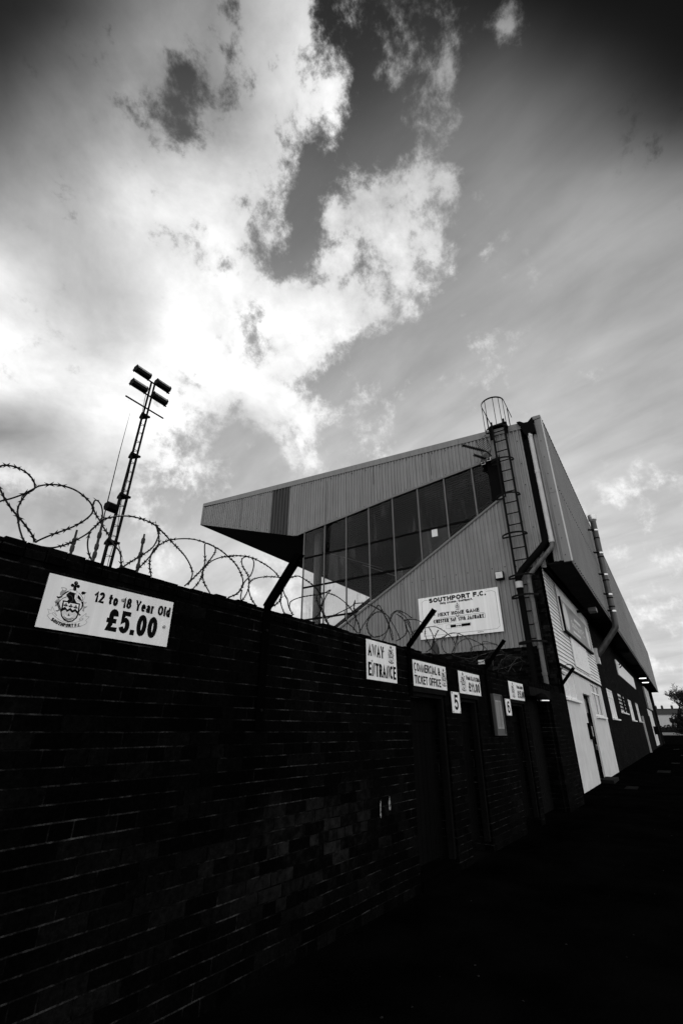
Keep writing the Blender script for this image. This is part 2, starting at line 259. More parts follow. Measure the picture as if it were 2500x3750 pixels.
def glass(name, alpha=.25, dirt=.3, dcol=.1, film=0.0):
    m, T, b, o = base_mat(name)
    tc = T.n('ShaderNodeTexCoord'); v = tc.outputs['Object']
    mp = T.n('ShaderNodeMapping'); T.l(v, mp.inputs[0]); mp.inputs['Scale'].default_value = (1, 1, .12)
    n1 = T.noise(mp.outputs[0], 7, 2, .5); n2 = T.noise(v, .9, 4, .6); n3 = T.noise(mp.outputs[0], 40, 3, .6)
    k = T.math('MULTIPLY', T.smooth(n1, .45, .75), T.smooth(n2, .4, .65))
    k = T.math('ADD', T.math('MULTIPLY', k, dirt), T.math('MULTIPLY', T.smooth(T.noise(mp.outputs[0], 2.3, 4, .6), .3, .7), film))
    tr = T.n('ShaderNodeBsdfTransparent'); tr.inputs[0].default_value = g3(.86)
    df = T.n('ShaderNodeBsdfDiffuse'); df.inputs[0].default_value = g3(dcol)
    gl = T.n('ShaderNodeBsdfGlossy'); gl.inputs['Roughness'].default_value = .03; gl.inputs[0].default_value = g3(.9)
    m1 = T.n('ShaderNodeMixShader'); T.l(k, m1.inputs[0]); T.l(tr.outputs[0], m1.inputs[1]); T.l(df.outputs[0], m1.inputs[2])
    fr = T.n('ShaderNodeFresnel'); fr.inputs[0].default_value = 1.3
    m2 = T.n('ShaderNodeMixShader'); T.l(T.math('MULTIPLY', fr.outputs[0], alpha), m2.inputs[0]); T.l(m1.outputs[0], m2.inputs[1]); T.l(gl.outputs[0], m2.inputs[2])
    T.l(m2.outputs[0], o.inputs[0])
    return m

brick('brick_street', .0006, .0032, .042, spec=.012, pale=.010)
brick('brick_stand', .0012, .012, .034, spec=.01)
surf('sheet', .20, .6, .12, 1.2, spec=.2, streak=.16)
surf('sheet_side', .15, .5, .12, .8, spec=.3, streak=.18)
surf('sheet_dark', .035, .6, .25, 2, spec=.2, streak=.4)
surf('flashing', .16, .5, .12, 2, spec=.3, streak=.12)
surf('flashing_light', .45, .4, .1, 2)
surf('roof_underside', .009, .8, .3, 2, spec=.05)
surf('dark_steel', .004, .7, .4, 12, spec=.06)
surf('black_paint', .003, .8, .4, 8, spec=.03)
surf('grey_steel', .10, .45, .3, 14, metal=.3)
surf('dull_steel', .03, .7, .4, 10, spec=.1)
surf('galvanised', .32, .38, .3, 14, metal=.6)
surf('mullion', .11, .5, .25, 10)
surf('pvc_pipe', .42, .45, .15, 4, streak=.15)
surf('pipe_grey', .085, .5, .35, 4, streak=.4)
surf('flue', .075, .42, .3, 4, metal=.3, streak=.3)
surf('flue_band', .6, .3, .1, 4, metal=.7)
surf('sign_white', .80, .45, .07, 4, spec=.4, bump=.05, bscale=300, streak=.10)
surf('board_white', .76, .4, .05, 2, spec=.4, streak=.08)
surf('ink', .003, .7, .3, 30, spec=.04)
surf('ink_dark', .05, .5, .2, 30)
surf('ink_grey', .30, .5, .2, 30)
surf('ink_light', .62, .5, .05, 30)
surf('weatherboard', .74, .45, .05, 3, streak=.12)
surf('render_white', .64, .85, .13, 1.6, spec=.15, bump=.35, bscale=60, streak=.03)
surf('upvc', .80, .35, .03, 3)
surf('blind_and_glare', .72, .7, .15, 3)  # real blind slats, and panes with a bright sky reflection painted in
surf('timber_dark', .0022, .8, .4, 5, spec=.02, streak=.3)
surf('timber_grey', .004, .8, .4, 6, spec=.03, streak=.3)
surf('concrete', .0035, .9, .4, 5, spec=.1, bump=.3)
surf('concrete_dark', .008, .9, .4, 5, spec=.03, bump=.3)
surf('asphalt', .0016, .95, .8, 1.1, spec=0, bump=.8, bscale=35)
surf('grit', .010, .9, .8, 1.5, spec=.05)
surf('tar', .0009, .9, .3, 8, spec=.005)
surf('slab', .003, .9, .6, 3, spec=.02)
surf('road_pale', .12, .9, .3, .3, spec=.1)
surf('banner_grey', .16, .35, .15, .6, spec=.5)
surf('notice_grey', .26, .6, .35, 3, streak=.3)
surf('paper', .62, .7, .12, 8)
surf('wire', .006, .6, .3, 30, spec=.15)
surf('bark', .012, .9, .4, 5, spec=.05)
surf('hedge', .008, .9, .5, 4, spec=.05)
surf('far_render', .42, .9, .15, .6)
surf('far_roof', .02, .9, .3, 1)
surf('paint_white', .22, .7, .4, 25)
glass('stand_glass', .3, .26, .09, .01)
glass('stand_glass_filmed', .4, .45, .11, .24)
m, T, b, o = base_mat('window_glass')
b.inputs['Base Color'].default_value = g3(.02); b.inputs['Roughness'].default_value = .03; b.inputs['Specular IOR Level'].default_value = 1.0
m, T, b, o = base_mat('chrome')
b.inputs['Base Color'].default_value = g3(.7); b.inputs['Metallic'].default_value = 1; b.inputs['Roughness'].default_value = .12
m, T, b, o = base_mat('lamp_lens')
b.inputs['Base Color'].default_value = g3(.8); b.inputs['Roughness'].default_value = .2
b.inputs['Emission Color'].default_value = g3(1); b.inputs['Emission Strength'].default_value = 2.0

# ------------------------------------------------------------------ mesh helpers
class MB:
    def __init__(s): s.v = []; s.f = []; s.mi = []; s.cur = 0
    def add(s, vs, fs):
        o = len(s.v); s.v += [tuple(v) for v in vs]
        for f in fs: s.f.append(tuple(i+o for i in f)); s.mi.append(s.cur)
    def box(s, x0, x1, y0, y1, z0, z1):
        if x0 > x1: x0, x1 = x1, x0
        if y0 > y1: y0, y1 = y1, y0
        if z0 > z1: z0, z1 = z1, z0
        s.add([(x0,y0,z0),(x1,y0,z0),(x1,y1,z0),(x0,y1,z0),(x0,y0,z1),(x1,y0,z1),(x1,y1,z1),(x0,y1,z1)],
              [(0,3,2,1),(4,5,6,7),(0,1,5,4),(1,2,6,5),(2,3,7,6),(3,0,4,7)]); return s
    def bar(s, a, b, w, h=None, upv=(0,0,1)):
        a, b = Vector(a), Vector(b); d = (b-a)
        if d.length < 1e-6: return s
        d.normalize(); h = w if h is None else h
        u = Vector(upv)
        if abs(d.dot(u)) > .95: u = Vector((1,0,0)) if abs(d.x) < .9 else Vector((0,1,0))
        x = d.cross(u).normalized()*w/2; y = x.cross(d).normalized()*h/2
        vs = [a-x-y, a+x-y, a+x+y, a-x+y, b-x-y, b+x-y, b+x+y, b-x+y]
        s.add(vs, [(3,2,1,0),(4,5,6,7),(0,1,5,4),(1,2,6,5),(2,3,7,6),(3,0,4,7)]); return s
    def tube(s, pts, r, n=8, cap=True):
        pts = [Vector(p) for p in pts]; rs = r if isinstance(r, (list, tuple)) else [r]*len(pts)
        prev = None; rings = []
        for i, p in enumerate(pts):
            if i == 0: t = pts[1]-p
            elif i == len(pts)-1: t = p-pts[i-1]
            else: t = (pts[i+1]-p).normalized()+(p-pts[i-1]).normalized()
            if t.length < 1e-9: t = Vector((0,0,1))
            t.normalize()
            if prev is None:
                u = Vector((0,0,1)) if abs(t.z) < .9 else Vector((1,0,0)); x = t.cross(u).normalized()
            else:
                x = prev - t*prev.dot(t)
                if x.length < 1e-6: x = t.orthogonal()
                x.normalize()
            prev = x; y = t.cross(x)
            rings.append([p + (x*math.cos(2*math.pi*k/n)+y*math.sin(2*math.pi*k/n))*rs[i] for k in range(n)])
        vs = [v for rg in rings for v in rg]; fs = []
        for i in range(len(rings)-1):
            for k in range(n):
                fs.append((i*n+k, i*n+(k+1) % n, (i+1)*n+(k+1) % n, (i+1)*n+k))
        if cap:
            fs.append(tuple(range(n))[::-1]); fs.append(tuple((len(rings)-1)*n+k for k in range(n)))
        s.add(vs, fs); return s
    def prism(s, poly, d0, d1, f):
        """poly: 2-D points; f(a,b,d) -> 3-D"""
        n = len(poly)
        s.add([f(a, b, d0) for a, b in poly]+[f(a, b, d1) for a, b in poly],
              [tuple(range(n))[::-1], tuple(range(n, 2*n))]+[(i, (i+1) % n, n+(i+1) % n, n+i) for i in range(n)]); return s
    def build(s, name, mats, parent=None, smooth=False, loc=None, rotz=0):
        me = bpy.data.meshes.new(name); me.from_pydata(s.v, [], s.f)
        mats = mats if isinstance(mats, (list, tuple)) else [mats]
        for m_ in mats: me.materials.append(MATS[m_])
        if len(mats) > 1: me.polygons.foreach_set('material_index', s.mi)
        bm = bmesh.new(); bm.from_mesh(me); bmesh.ops.recalc_face_normals(bm, faces=bm.faces); bm.to_mesh(me); bm.free()
        if smooth:
            me.polygons.foreach_set('use_smooth', [True]*len(me.polygons))
            try: me.set_sharp_from_angle(angle=R(40))
            except Exception: pass
        me.update()
        o = bpy.data.objects.new(name, me); C.objects.link(o)
        if parent is not None: o.parent = parent
        if loc is not None: o.location = loc
        o.rotation_euler = (0, 0, rotz)
        return o
def tag(o, label, cat, group=None):
    o['label'] = label; o['category'] = cat
    if group: o['group'] = group
    return o
def thing(name, label, cat, loc=(0,0,0), rotz=0, group=None):
    o = bpy.data.objects.new(name, None); C.objects.link(o); o.empty_display_size = .2
    o.location = loc; o.rotation_euler = (0,0,rotz)
    return tag(o, label, cat, group)
def struct(o): o['kind'] = 'structure'; return o
def pl(label, o): o['label'] = label; return o

# frames: street wall (s along the wall, n into the ground behind it, z up) and the gable of the stand
WA = -0.03606931
WO = Vector((-math.sin(WA)*3, math.cos(WA)*3, 0))
def W(s_, n_, z_): return WO + Vector((math.cos(WA)*s_ - math.sin(WA)*n_, math.sin(WA)*s_ + math.cos(WA)*n_, z_))
E = 1.6                      # eye height: heights measured from the picture are relative to it
XG = 16.25                   # gable plane
XE = 85.0                    # far end of the stand
YO = 1.77                    # street face of the upper cladding
YF = 2.76                    # street face of the ground floor

# ------------------------------------------------------------------ lettering
# ---- a small bold sans face drawn as monoline strokes
def AR(cx, cy, rx, ry, a0, a1, n=12):
    return [(cx+rx*math.cos(R(a0+(a1-a0)*i/n)), cy+ry*math.sin(R(a0+(a1-a0)*i/n))) for i in range(n+1)]
RING = lambda cx, cy, rx, ry: AR(cx, cy, rx, ry, 90, 450, 20)
GL = {
 'A': (.76, [[(0,0),(.38,1),(.76,0)], [(.13,.30),(.63,.30)]]),
 'C': (.72, [AR(.38,.5,.38,.5,48,312,16)]),
 'D': (.68, [[(.3,0),(0,0),(0,1),(.3,1)]+AR(.3,.5,.38,.5,90,-90)]),
 'E': (.58, [[(.58,0),(0,0),(0,1),(.58,1)], [(0,.52),(.53,.52)]]),
 'F': (.54, [[(0,0),(0,1),(.54,1)], [(0,.52),(.48,.52)]]),
 'G': (.76, [AR(.38,.5,.38,.5,48,335,16), [(.44,.46),(.76,.46),(.76,.04)]]),
 'H': (.66, [[(0,0),(0,1)], [(.66,0),(.66,1)], [(0,.52),(.66,.52)]]),
 'I': (0, [[(0,0),(0,1)]]),
 'J': (.45, [[(.45,1),(.45,.28)]+AR(.225,.28,.225,.28,0,-175)]),
 'K': (.66, [[(0,0),(0,1)], [(.62,1),(0,.36)], [(.22,.58),(.66,0)]]),
 'L': (.52, [[(0,1),(0,0),(.52,0)]]),
 'M': (.82, [[(0,0),(0,1),(.41,.12),(.82,1),(.82,0)]]),
 'N': (.66, [[(0,0),(0,1),(.66,0),(.66,1)]]),
 'O': (.78, [RING(.39,.5,.39,.5)]),
 'P': (.60, [[(0,0),(0,1),(.34,1)]+AR(.34,.73,.26,.27,90,-90)+[(0,.46)]]),
 'R': (.64, [[(0,0),(0,1),(.34,1)]+AR(.34,.74,.26,.26,90,-90)+[(0,.48)], [(.32,.46),(.64,0)]]),
 'S': (.62, [AR(.31,.755,.29,.245,25,270)+AR(.31,.255,.31,.255,90,-155)]),
 'T': (.64, [[(0,1),(.64,1)], [(.32,1),(.32,0)]]),
 'U': (.66, [[(0,1),(0,.33)]+AR(.33,.33,.33,.33,180,360)+[(.66,1)]]),
 'V': (.72, [[(0,1),(.36,0),(.72,1)]]),
 'W': (1.06, [[(0,1),(.26,0),(.53,.92),(.80,0),(1.06,1)]]),
 'X': (.68, [[(0,1),(.68,0)], [(0,0),(.68,1)]]),
 'Y': (.70, [[(0,1),(.35,.42),(.70,1)], [(.35,.44),(.35,0)]]),
 '&': (.74, [[(.74,0),(.17,.68)]+AR(.34,.81,.19,.19,220,-40)+[(.12,.42)]+AR(.28,.26,.28,.26,145,325)+[(.70,.46)]]),
 '0': (.56, [RING(.28,.5,.28,.5)]),
 '1': (.30, [[(0,.70),(.30,1),(.30,0)]]),
 '2': (.58, [AR(.29,.72,.28,.28,170,-28)+[(.0,0),(.58,0)]]),
 '5': (.58, [[(.54,1),(.11,1),(.05,.52)]+AR(.29,.32,.29,.32,128,-155)]),
 '6': (.58, [RING(.29,.31,.29,.31), AR(.35,.52,.35,.48,55,185)]),
 '7': (.56, [[(0,1),(.56,1),(.20,0)]]),
 '8': (.58, [RING(.29,.765,.25,.235), RING(.29,.27,.29,.27)]),
 '\u00a3': (.62, [AR(.37,.74,.21,.26,5,180)+[(.18,.28),(.03,0),(.62,0)], [(0,.46),(.47,.46)]]),
 'a': (.46, [AR(.23,.50,.20,.20,165,0)+[(.45,0)], RING(.21,.19,.21,.19)]),
 'b': (.50, [[(0,0),(0,1)], RING(.25,.35,.25,.35)]),
 'd': (.50, [[(.5,0),(.5,1)], RING(.25,.35,.25,.35)]),
 'e': (.50, [[(.02,.37),(.5,.37)]+AR(.25,.35,.25,.35,8,312,16)]),
 'g': (.50, [RING(.25,.36,.25,.34), [(.5,.7),(.5,-.08)]+AR(.25,-.08,.25,.17,0,-160)]),
 'h': (.46, [[(0,0),(0,1)], AR(.23,.45,.23,.25,175,0)+[(.46,0)]]),
 'i': (0, [[(0,0),(0,.7)], [(0,.94),(0,1.04)]]),
 'l': (0, [[(0,0),(0,1)]]),
 'm': (.80, [[(0,0),(0,.7)], AR(.2,.5,.2,.2,175,0)+[(.4,0)], AR(.6,.5,.2,.2,175,0)+[(.8,0)]]),
 'n': (.46, [[(0,0),(0,.7)], AR(.23,.45,.23,.25,175,0)+[(.46,0)]]),
 'o': (.52, [RING(.26,.35,.26,.35)]),
 'p': (.50, [[(0,.7),(0,-.26)], RING(.25,.35,.25,.35)]),
 'r': (.28, [[(0,0),(0,.7)], AR(.24,.42,.24,.27,175,75)]),
 's': (.42, [AR(.21,.52,.19,.175,25,262)+AR(.21,.175,.21,.175,82,-155)]),
 't': (.30, [[(.12,.95),(.12,.10),(.28,0)], [(0,.68),(.30,.68)]]),
 'u': (.46, [[(0,.7),(0,.25)]+AR(.23,.25,.23,.25,180,350), [(.46,.7),(.46,0)]]),
 'v': (.46, [[(0,.7),(.23,0),(.46,.7)]]),
 'y': (.48, [[(0,.7),(.25,.02)], [(.48,.7),(.17,-.26),(.03,-.26)]]),
 '.': (0, [[(0,-.02),(0,.02)]]), ',': (.05, [[(.05,.02),(.03,-.1)]]), '/': (.34, [[(0,0),(.34,1)]]),
}
def ribbon(pts, closed=False):
    """unit-wide mitred ribbon along 2-D points"""
    P_ = [Vector(p) for p in pts]; q = [P_[0]]
    for p in P_[1:]:
        if (p-q[-1]).length > 1e-4: q.append(p)
    if closed and (q[0]-q[-1]).length < 1e-3: q.pop()
    if not closed and len(q) > 1:
        # square caps on straight strokes, nearly none on curves
        for (i, j) in ((0, 1), (-1, -2)):
            d = q[i]-q[j]; q[i] = q[i]+d.normalized()*(.5 if d.length > .62 or len(q) == 2 else .12)
    n = len(q); Lf = []; Rt = []
    for i in range(n):
        a = q[i-1] if (i > 0 or closed) else None; b_ = q[(i+1) % n] if (i < n-1 or closed) else None
        d1 = (q[i]-a).normalized() if a is not None else (b_-q[i]).normalized()
        d2 = (b_-q[i]).normalized() if b_ is not None else d1
        n1 = Vector((-d1.y, d1.x)); n2 = Vector((-d2.y, d2.x)); m_ = n1+n2
        if m_.length < .05: m_ = n1
        m_.normalize(); k = .5/max(m_.dot(n1), .66)
        Lf.append(q[i]+m_*k); Rt.append(q[i]-m_*k)
    vs = Lf+Rt; fs = [(i, i+1, n+i+1, n+i) for i in range(n-1)]
    if closed: fs.append((n-1, 0, n, 2*n-1))
    return vs, fs
def add_text(mb, body, x0, x1, z0, z1, y, wt=.2, cond=1.0):
    """set a line of text to exactly fill x0..x1, cap height z0..z1"""
    H = z1-z0; n = sum(1 for c in body if c != ' '); tz = H*wt
    sw = sum(GL[c][0] for c in body if c != ' '); sp = body.count(' ')
    tx = min(tz*1.05, (x1-x0)/(n+.3*len(body)+1.2*sp)*.62)
    gap = tx*.32; space = tx*1.35
    rest = (x1-x0)-n*tx-gap*(len(body)-1)-sp*space
    sx = rest/max(sw, .3); x = x0; k = 0
    for c in body:
        if c == ' ': x += space+gap; continue
        w_, strokes = GL[c]
        for st in strokes:
            uv = [((x+tx/2+px*sx)/tx, (z0+tz/2+pz*(H-tz))/tz) for px, pz in st]
            closed = math.hypot(st[0][0]-st[-1][0], st[0][1]-st[-1][1]) < 1e-3 and len(st) > 8
            vs, fs = ribbon(uv, closed); yy = y-.00006*k; k += 1
            mb.add([(v[0]*tx, yy, v[1]*tz) for v in vs], fs)
        x += w_*sx+tx+gap
CREST = [('p','w',[(-0.133,0.074),(0.223,0.074),(0.245,-0.157),(0.231,-0.237),(0.16,-0.326),(0.079,-0.354),(-0.007,-0.328),(-0.088,-0.246),(-0.124,-0.157),(-0.121,-0.066)],0),('l','k',[(-0.12,0.063),(0.215,0.064),(0.235,-0.155),(0.221,-0.228),(0.156,-0.309),(0.077,-0.337),(-0.007,-0.314),(-0.078,-0.245),(-0.114,-0.155),(-0.111,-0.064),(-0.12,0.063)],0.0271),('p','l',[(-0.102,-0.166),(-0.041,-0.117),(0.006,-0.156),(0.052,-0.113),(0.11,-0.154),(0.166,-0.115),(0.22,-0.165),(0.208,-0.216),(0.15,-0.286),(0.077,-0.316),(-0.009,-0.294),(-0.069,-0.243)],0),('p','k',[(-0.136,-0.111),(-0.059,-0.047),(0.001,-0.098),(0.053,-0.049),(0.108,-0.091),(0.156,-0.05),(0.232,-0.103),(0.229,-0.16),(0.164,-0.109),(0.109,-0.147),(0.051,-0.106),(0.004,-0.15),(-0.043,-0.11),(-0.11,-0.161)],0),('p','k',[(-0.036,0.012),(-0.036,0.003),(-0.04,-0.005),(-0.048,-0.009),(-0.058,-0.008),(-0.066,-0.003),(-0.07,0.005),(-0.07,0.015),(-0.066,0.023),(-0.058,0.027),(-0.048,0.026),(-0.04,0.021)],0),('p','k',[(-0.063,-0.019),(-0.063,-0.028),(-0.068,-0.036),(-0.076,-0.04),(-0.085,-0.039),(-0.093,-0.034),(-0.098,-0.025),(-0.098,-0.016),(-0.093,-0.008),(-0.085,-0.004),(-0.076,-0.005),(-0.068,-0.01)],0),('p','k',[(-0.011,-0.018),(-0.011,-0.027),(-0.016,-0.035),(-0.024,-0.039),(-0.033,-0.039),(-0.041,-0.033),(-0.046,-0.025),(-0.046,-0.015),(-0.041,-0.007),(-0.033,-0.003),(-0.024,-0.004),(-0.016,-0.009)],0),('p','k',[(-0.063,-0.006),(-0.043,-0.002),(-0.046,-0.044),(-0.065,-0.045)],0),('p','k',[(0.068,0.011),(0.068,0.001),(0.063,-0.007),(0.055,-0.011),(0.046,-0.01),(0.038,-0.005),(0.033,0.004),(0.033,0.013),(0.038,0.021),(0.046,0.026),(0.055,0.025),(0.063,0.02)],0),('p','k',[(0.04,-0.02),(0.04,-0.03),(0.035,-0.038),(0.027,-0.042),(0.018,-0.041),(0.009,-0.036),(0.005,-0.027),(0.005,-0.018),(0.01,-0.01),(0.018,-0.006),(0.027,-0.006),(0.035,-0.012)],0),('p','k',[(0.093,-0.019),(0.093,-0.029),(0.088,-0.037),(0.08,-0.041),(0.07,-0.04),(0.062,-0.035),(0.058,-0.026),(0.058,-0.017),(0.063,-0.009),(0.071,-0.005),(0.08,-0.005),(0.088,-0.011)],0),('p','k',[(0.041,-0.007),(0.06,-0.003),(0.057,-0.046),(0.038,-0.046)],0),('p','k',[(0.173,0.01),(0.173,-0.0),(0.168,-0.008),(0.16,-0.012),(0.151,-0.012),(0.142,-0.006),(0.138,0.002),(0.138,0.012),(0.143,0.02),(0.151,0.024),(0.161,0.024),(0.169,0.018)],0),('p','k',[(0.144,-0.022),(0.144,-0.031),(0.14,-0.039),(0.131,-0.044),(0.122,-0.043),(0.114,-0.038),(0.109,-0.029),(0.109,-0.019),(0.114,-0.011),(0.122,-0.007),(0.132,-0.008),(0.14,-0.013)],0),('p','k',[(0.198,-0.021),(0.198,-0.031),(0.193,-0.039),(0.185,-0.043),(0.176,-0.042),(0.167,-0.037),(0.163,-0.028),(0.163,-0.019),(0.168,-0.011),(0.176,-0.006),(0.186,-0.007),(0.194,-0.012)],0),('p','k',[(0.145,-0.009),(0.165,-0.005),(0.162,-0.048),(0.143,-0.048)],0),('p','w',[(-0.042,-0.193),(-0.012,-0.205),(0.021,-0.23),(0.075,-0.23),(0.115,-0.199),(0.146,-0.189),(0.134,-0.219),(0.102,-0.256),(0.045,-0.27),(-0.0,-0.251)],0),('p','k',[(0.049,-0.166),(0.081,-0.222),(0.032,-0.219)],0),('l','k',[(-0.06,-0.265),(-0.025,-0.257),(0.02,-0.278),(0.075,-0.282),(0.122,-0.256),(0.166,-0.255)],0.0112),('l','k',[(-0.034,-0.29),(0.011,-0.296),(0.067,-0.306),(0.132,-0.282)],0.0128),('p','k',[(-0.041,0.283),(0.094,0.27),(0.076,0.23),(0.083,0.16),(0.118,0.117),(0.165,0.069),(0.024,0.054),(-0.005,0.021),(-0.049,0.074),(-0.026,0.115),(-0.065,0.163),(-0.101,0.198)],0),('l','d',[(-0.053,0.209),(0.006,0.207),(0.047,0.166),(0.067,0.113),(0.028,0.066)],0.0096),('p','k',[(0.083,0.495),(0.083,0.472),(0.071,0.452),(0.051,0.441),(0.029,0.442),(0.009,0.454),(-0.002,0.475),(-0.002,0.498),(0.009,0.518),(0.029,0.529),(0.052,0.529),(0.071,0.516)],0),('p','k',[(0.013,0.433),(0.013,0.414),(0.003,0.398),(-0.012,0.389),(-0.031,0.39),(-0.046,0.4),(-0.055,0.417),(-0.055,0.436),(-0.046,0.452),(-0.03,0.461),(-0.012,0.46),(0.004,0.45)],0),('p','k',[(0.136,0.437),(0.136,0.417),(0.126,0.4),(0.109,0.391),(0.09,0.392),(0.074,0.402),(0.064,0.42),(0.064,0.439),(0.074,0.456),(0.091,0.466),(0.11,0.465),(0.127,0.454)],0),('p','k',[(-0.0,0.437),(0.061,0.444),(0.082,0.333),(0.055,0.315),(0.016,0.332)],0),('p','d',[(0.065,0.501),(0.065,0.491),(0.06,0.483),(0.052,0.478),(0.043,0.479),(0.035,0.484),(0.031,0.492),(0.031,0.502),(0.035,0.51),(0.043,0.515),(0.053,0.514),(0.061,0.509)],0),('l','g',[(-0.043,0.29),(-0.051,0.335),(-0.03,0.321),(0.0,0.339),(0.024,0.327),(0.055,0.315),(0.081,0.336),(0.099,0.307),(0.118,0.315),(0.094,0.27)],0.0056),('p','g',[(-0.234,0.335),(-0.178,0.341),(-0.129,0.335),(-0.109,0.31),(-0.125,0.264),(-0.177,0.181),(-0.191,0.157),(-0.22,0.165),(-0.227,0.22),(-0.2,0.282)],0),('p','w',[(-0.211,0.326),(-0.147,0.327),(-0.129,0.309),(-0.155,0.278),(-0.191,0.285)],0),('p','k',[(-0.065,0.298),(-0.066,0.274),(-0.13,0.206),(-0.181,0.142),(-0.187,0.168),(-0.123,0.257)],0),('p','k',[(-0.277,0.131),(-0.237,0.129),(-0.19,0.152),(-0.154,0.144),(-0.204,0.105),(-0.247,0.089)],0),('p','k',[(-0.249,0.073),(-0.208,0.092),(-0.19,-0.004),(-0.154,-0.066),(-0.12,-0.122),(-0.138,-0.153),(-0.186,-0.093),(-0.228,-0.033),(-0.292,0.013),(-0.266,0.012),(-0.241,0.031)],0),('p','g',[(-0.27,0.0),(-0.236,-0.003),(-0.22,-0.065),(-0.262,-0.077),(-0.253,-0.038)],0),('l','k',[(-0.214,-0.164),(-0.182,-0.16),(-0.162,-0.137),(-0.17,-0.104)],0.0159),('l','k',[(-0.072,0.162),(-0.13,0.128),(-0.177,0.076),(-0.192,0.031)],0.0112),('l','g',[(-0.194,-0.012),(-0.19,-0.053),(-0.15,-0.107),(-0.143,-0.147)],0.008),('p','k',[(0.192,0.299),(0.211,0.34),(0.245,0.344),(0.308,0.336),(0.272,0.295),(0.228,0.271)],0),('p','k',[(0.141,0.251),(0.191,0.219),(0.251,0.145),(0.186,0.153),(0.144,0.18)],0),('l','k',[(0.144,0.296),(0.194,0.263),(0.258,0.204),(0.261,0.15),(0.215,0.148)],0.0072),('l','g',[(0.272,0.295),(0.294,0.249),(0.285,0.181),(0.252,0.141),(0.189,0.139)],0.0064),('p','k',[(0.235,0.127),(0.284,0.13),(0.307,0.062),(0.297,-0.011),(0.257,-0.076),(0.249,-0.128),(0.306,-0.163),(0.267,-0.175),(0.237,-0.137),(0.23,-0.082),(0.274,-0.002),(0.27,0.069)],0),('p','g',[(0.299,0.068),(0.336,0.032),(0.397,0.059),(0.375,0.018),(0.339,-0.01),(0.348,-0.077),(0.302,-0.061),(0.317,-0.007)],0),('l','g',[(0.28,0.144),(0.316,0.115),(0.354,0.134),(0.334,0.097),(0.3,0.093)],0.0064),('l','g',[(0.064,0.249),(0.111,0.245),(0.131,0.206),(0.116,0.152),(0.158,0.125),(0.215,0.123)],0.0064),('l','g',[(-0.38,-0.156),(-0.312,-0.173),(-0.306,-0.096),(-0.175,-0.252),(-0.204,-0.278),(-0.266,-0.239),(-0.275,-0.217),(-0.248,-0.208),(-0.181,-0.253)],0.0056),('l','g',[(-0.38,-0.156),(-0.327,-0.25),(-0.284,-0.229)],0.0056),('l','g',[(-0.327,-0.25),(-0.36,-0.28),(-0.297,-0.339),(-0.185,-0.4),(-0.044,-0.443),(0.106,-0.459),(0.223,-0.439),(0.335,-0.393),(0.433,-0.335),(0.467,-0.286),(0.427,-0.251),(0.487,-0.162),(0.41,-0.169),(0.404,-0.098),(0.285,-0.244),(0.297,-0.267),(0.35,-0.254),(0.368,-0.212),(0.347,-0.216),(0.295,-0.257)],0.0072),('l','g',[(-0.204,-0.278),(-0.105,-0.332),(0.001,-0.361),(0.082,-0.364),(0.198,-0.34),(0.297,-0.295),(0.374,-0.239)],0.0064)]
CREST_ARC = [(-0.257, -0.332), (-0.164, -0.381), (-0.052, -0.411), (0.082, -0.416), (0.212, -0.394), (0.354, -0.355)]

def line_quads(mb, pts, w, y):
    for (a, b), (c, d) in zip(pts[:-1], pts[1:]):
        dx, dz = c-a, d-b; L_ = math.hypot(dx, dz)
        if L_ < 1e-6: continue
        ex, ez = dx/L_*w*.35, dz/L_*w*.35
        nx, nz = -dz/L_*w/2, dx/L_*w/2
        mb.add([(a-ex+nx, y, b-ez+nz), (a-ex-nx, y, b-ez-nz), (c+ex-nx, y, d+ez-nz), (c+ex+nx, y, d+ez+nz)], [(0,1,2,3)])
_crest = {}
def crest_mesh():
    if 'm' in _crest: return _crest['m']
    mb = MB(); idx = dict(k=0, w=1, g=2, d=3, l=4)
    for i, (kind, mt, pts, w) in enumerate(CREST):
        mb.cur = idx[mt]; y = -.00015*(i+1)/1.0
        if kind == 'p': mb.add([(a, y, b) for a, b in pts], [tuple(range(len(pts)))])
        else: line_quads(mb, pts, w, y)
    mb.cur = 0
    # lettering on the scroll
    arc = [Vector((a, 0, b)) for a, b in CREST_ARC]
    cum = [0]
    for i in range(len(arc)-1): cum.append(cum[-1]+(arc[i+1]-arc[i]).length)
    word = 'SOUTHPORT F.C.'; wid = [1,1.05,1.05,.95,1.05,1,1.05,1.05,.95,.4,.85,.4,1,.4]; tot = sum(wid); acc = 0
    for ch, w_ in zip(word, wid):
        mid = (acc+w_/2)/tot*cum[-1]; acc += w_
        if ch == ' ': continue
        i = max(k for k in range(len(arc)-1) if cum[k] <= mid+1e-9)
        t = (mid-cum[i])/(cum[i+1]-cum[i]); p = arc[i].lerp(arc[i+1], t); dv = (arc[i+1]-arc[i]).normalized()
        tmp = MB(); ww = w_/tot*cum[-1]*.92; hh = .07
        if ch == '.': tmp.add([(-ww*.3, 0, -hh/2), (ww*.3, 0, -hh/2), (ww*.3, 0, -hh/2+ww*.6), (-ww*.3, 0, -hh/2+ww*.6)], [(0,1,2,3)])
        else: add_text(tmp, ch, -ww/2, ww/2, -hh/2, hh/2, 0, .27)
        nz = Vector((-dv.z, 0, dv.x))
        mb.add([p+dv*v[0]+nz*v[2]+Vector((0, -.012, 0)) for v in tmp.v], tmp.f)
    o = mb.build('crest', ['ink', 'sign_white', 'ink_grey', 'ink_dark', 'ink_light'])
    _crest['m'] = o.data; bpy.data.objects.remove(o)
    return _crest['m']
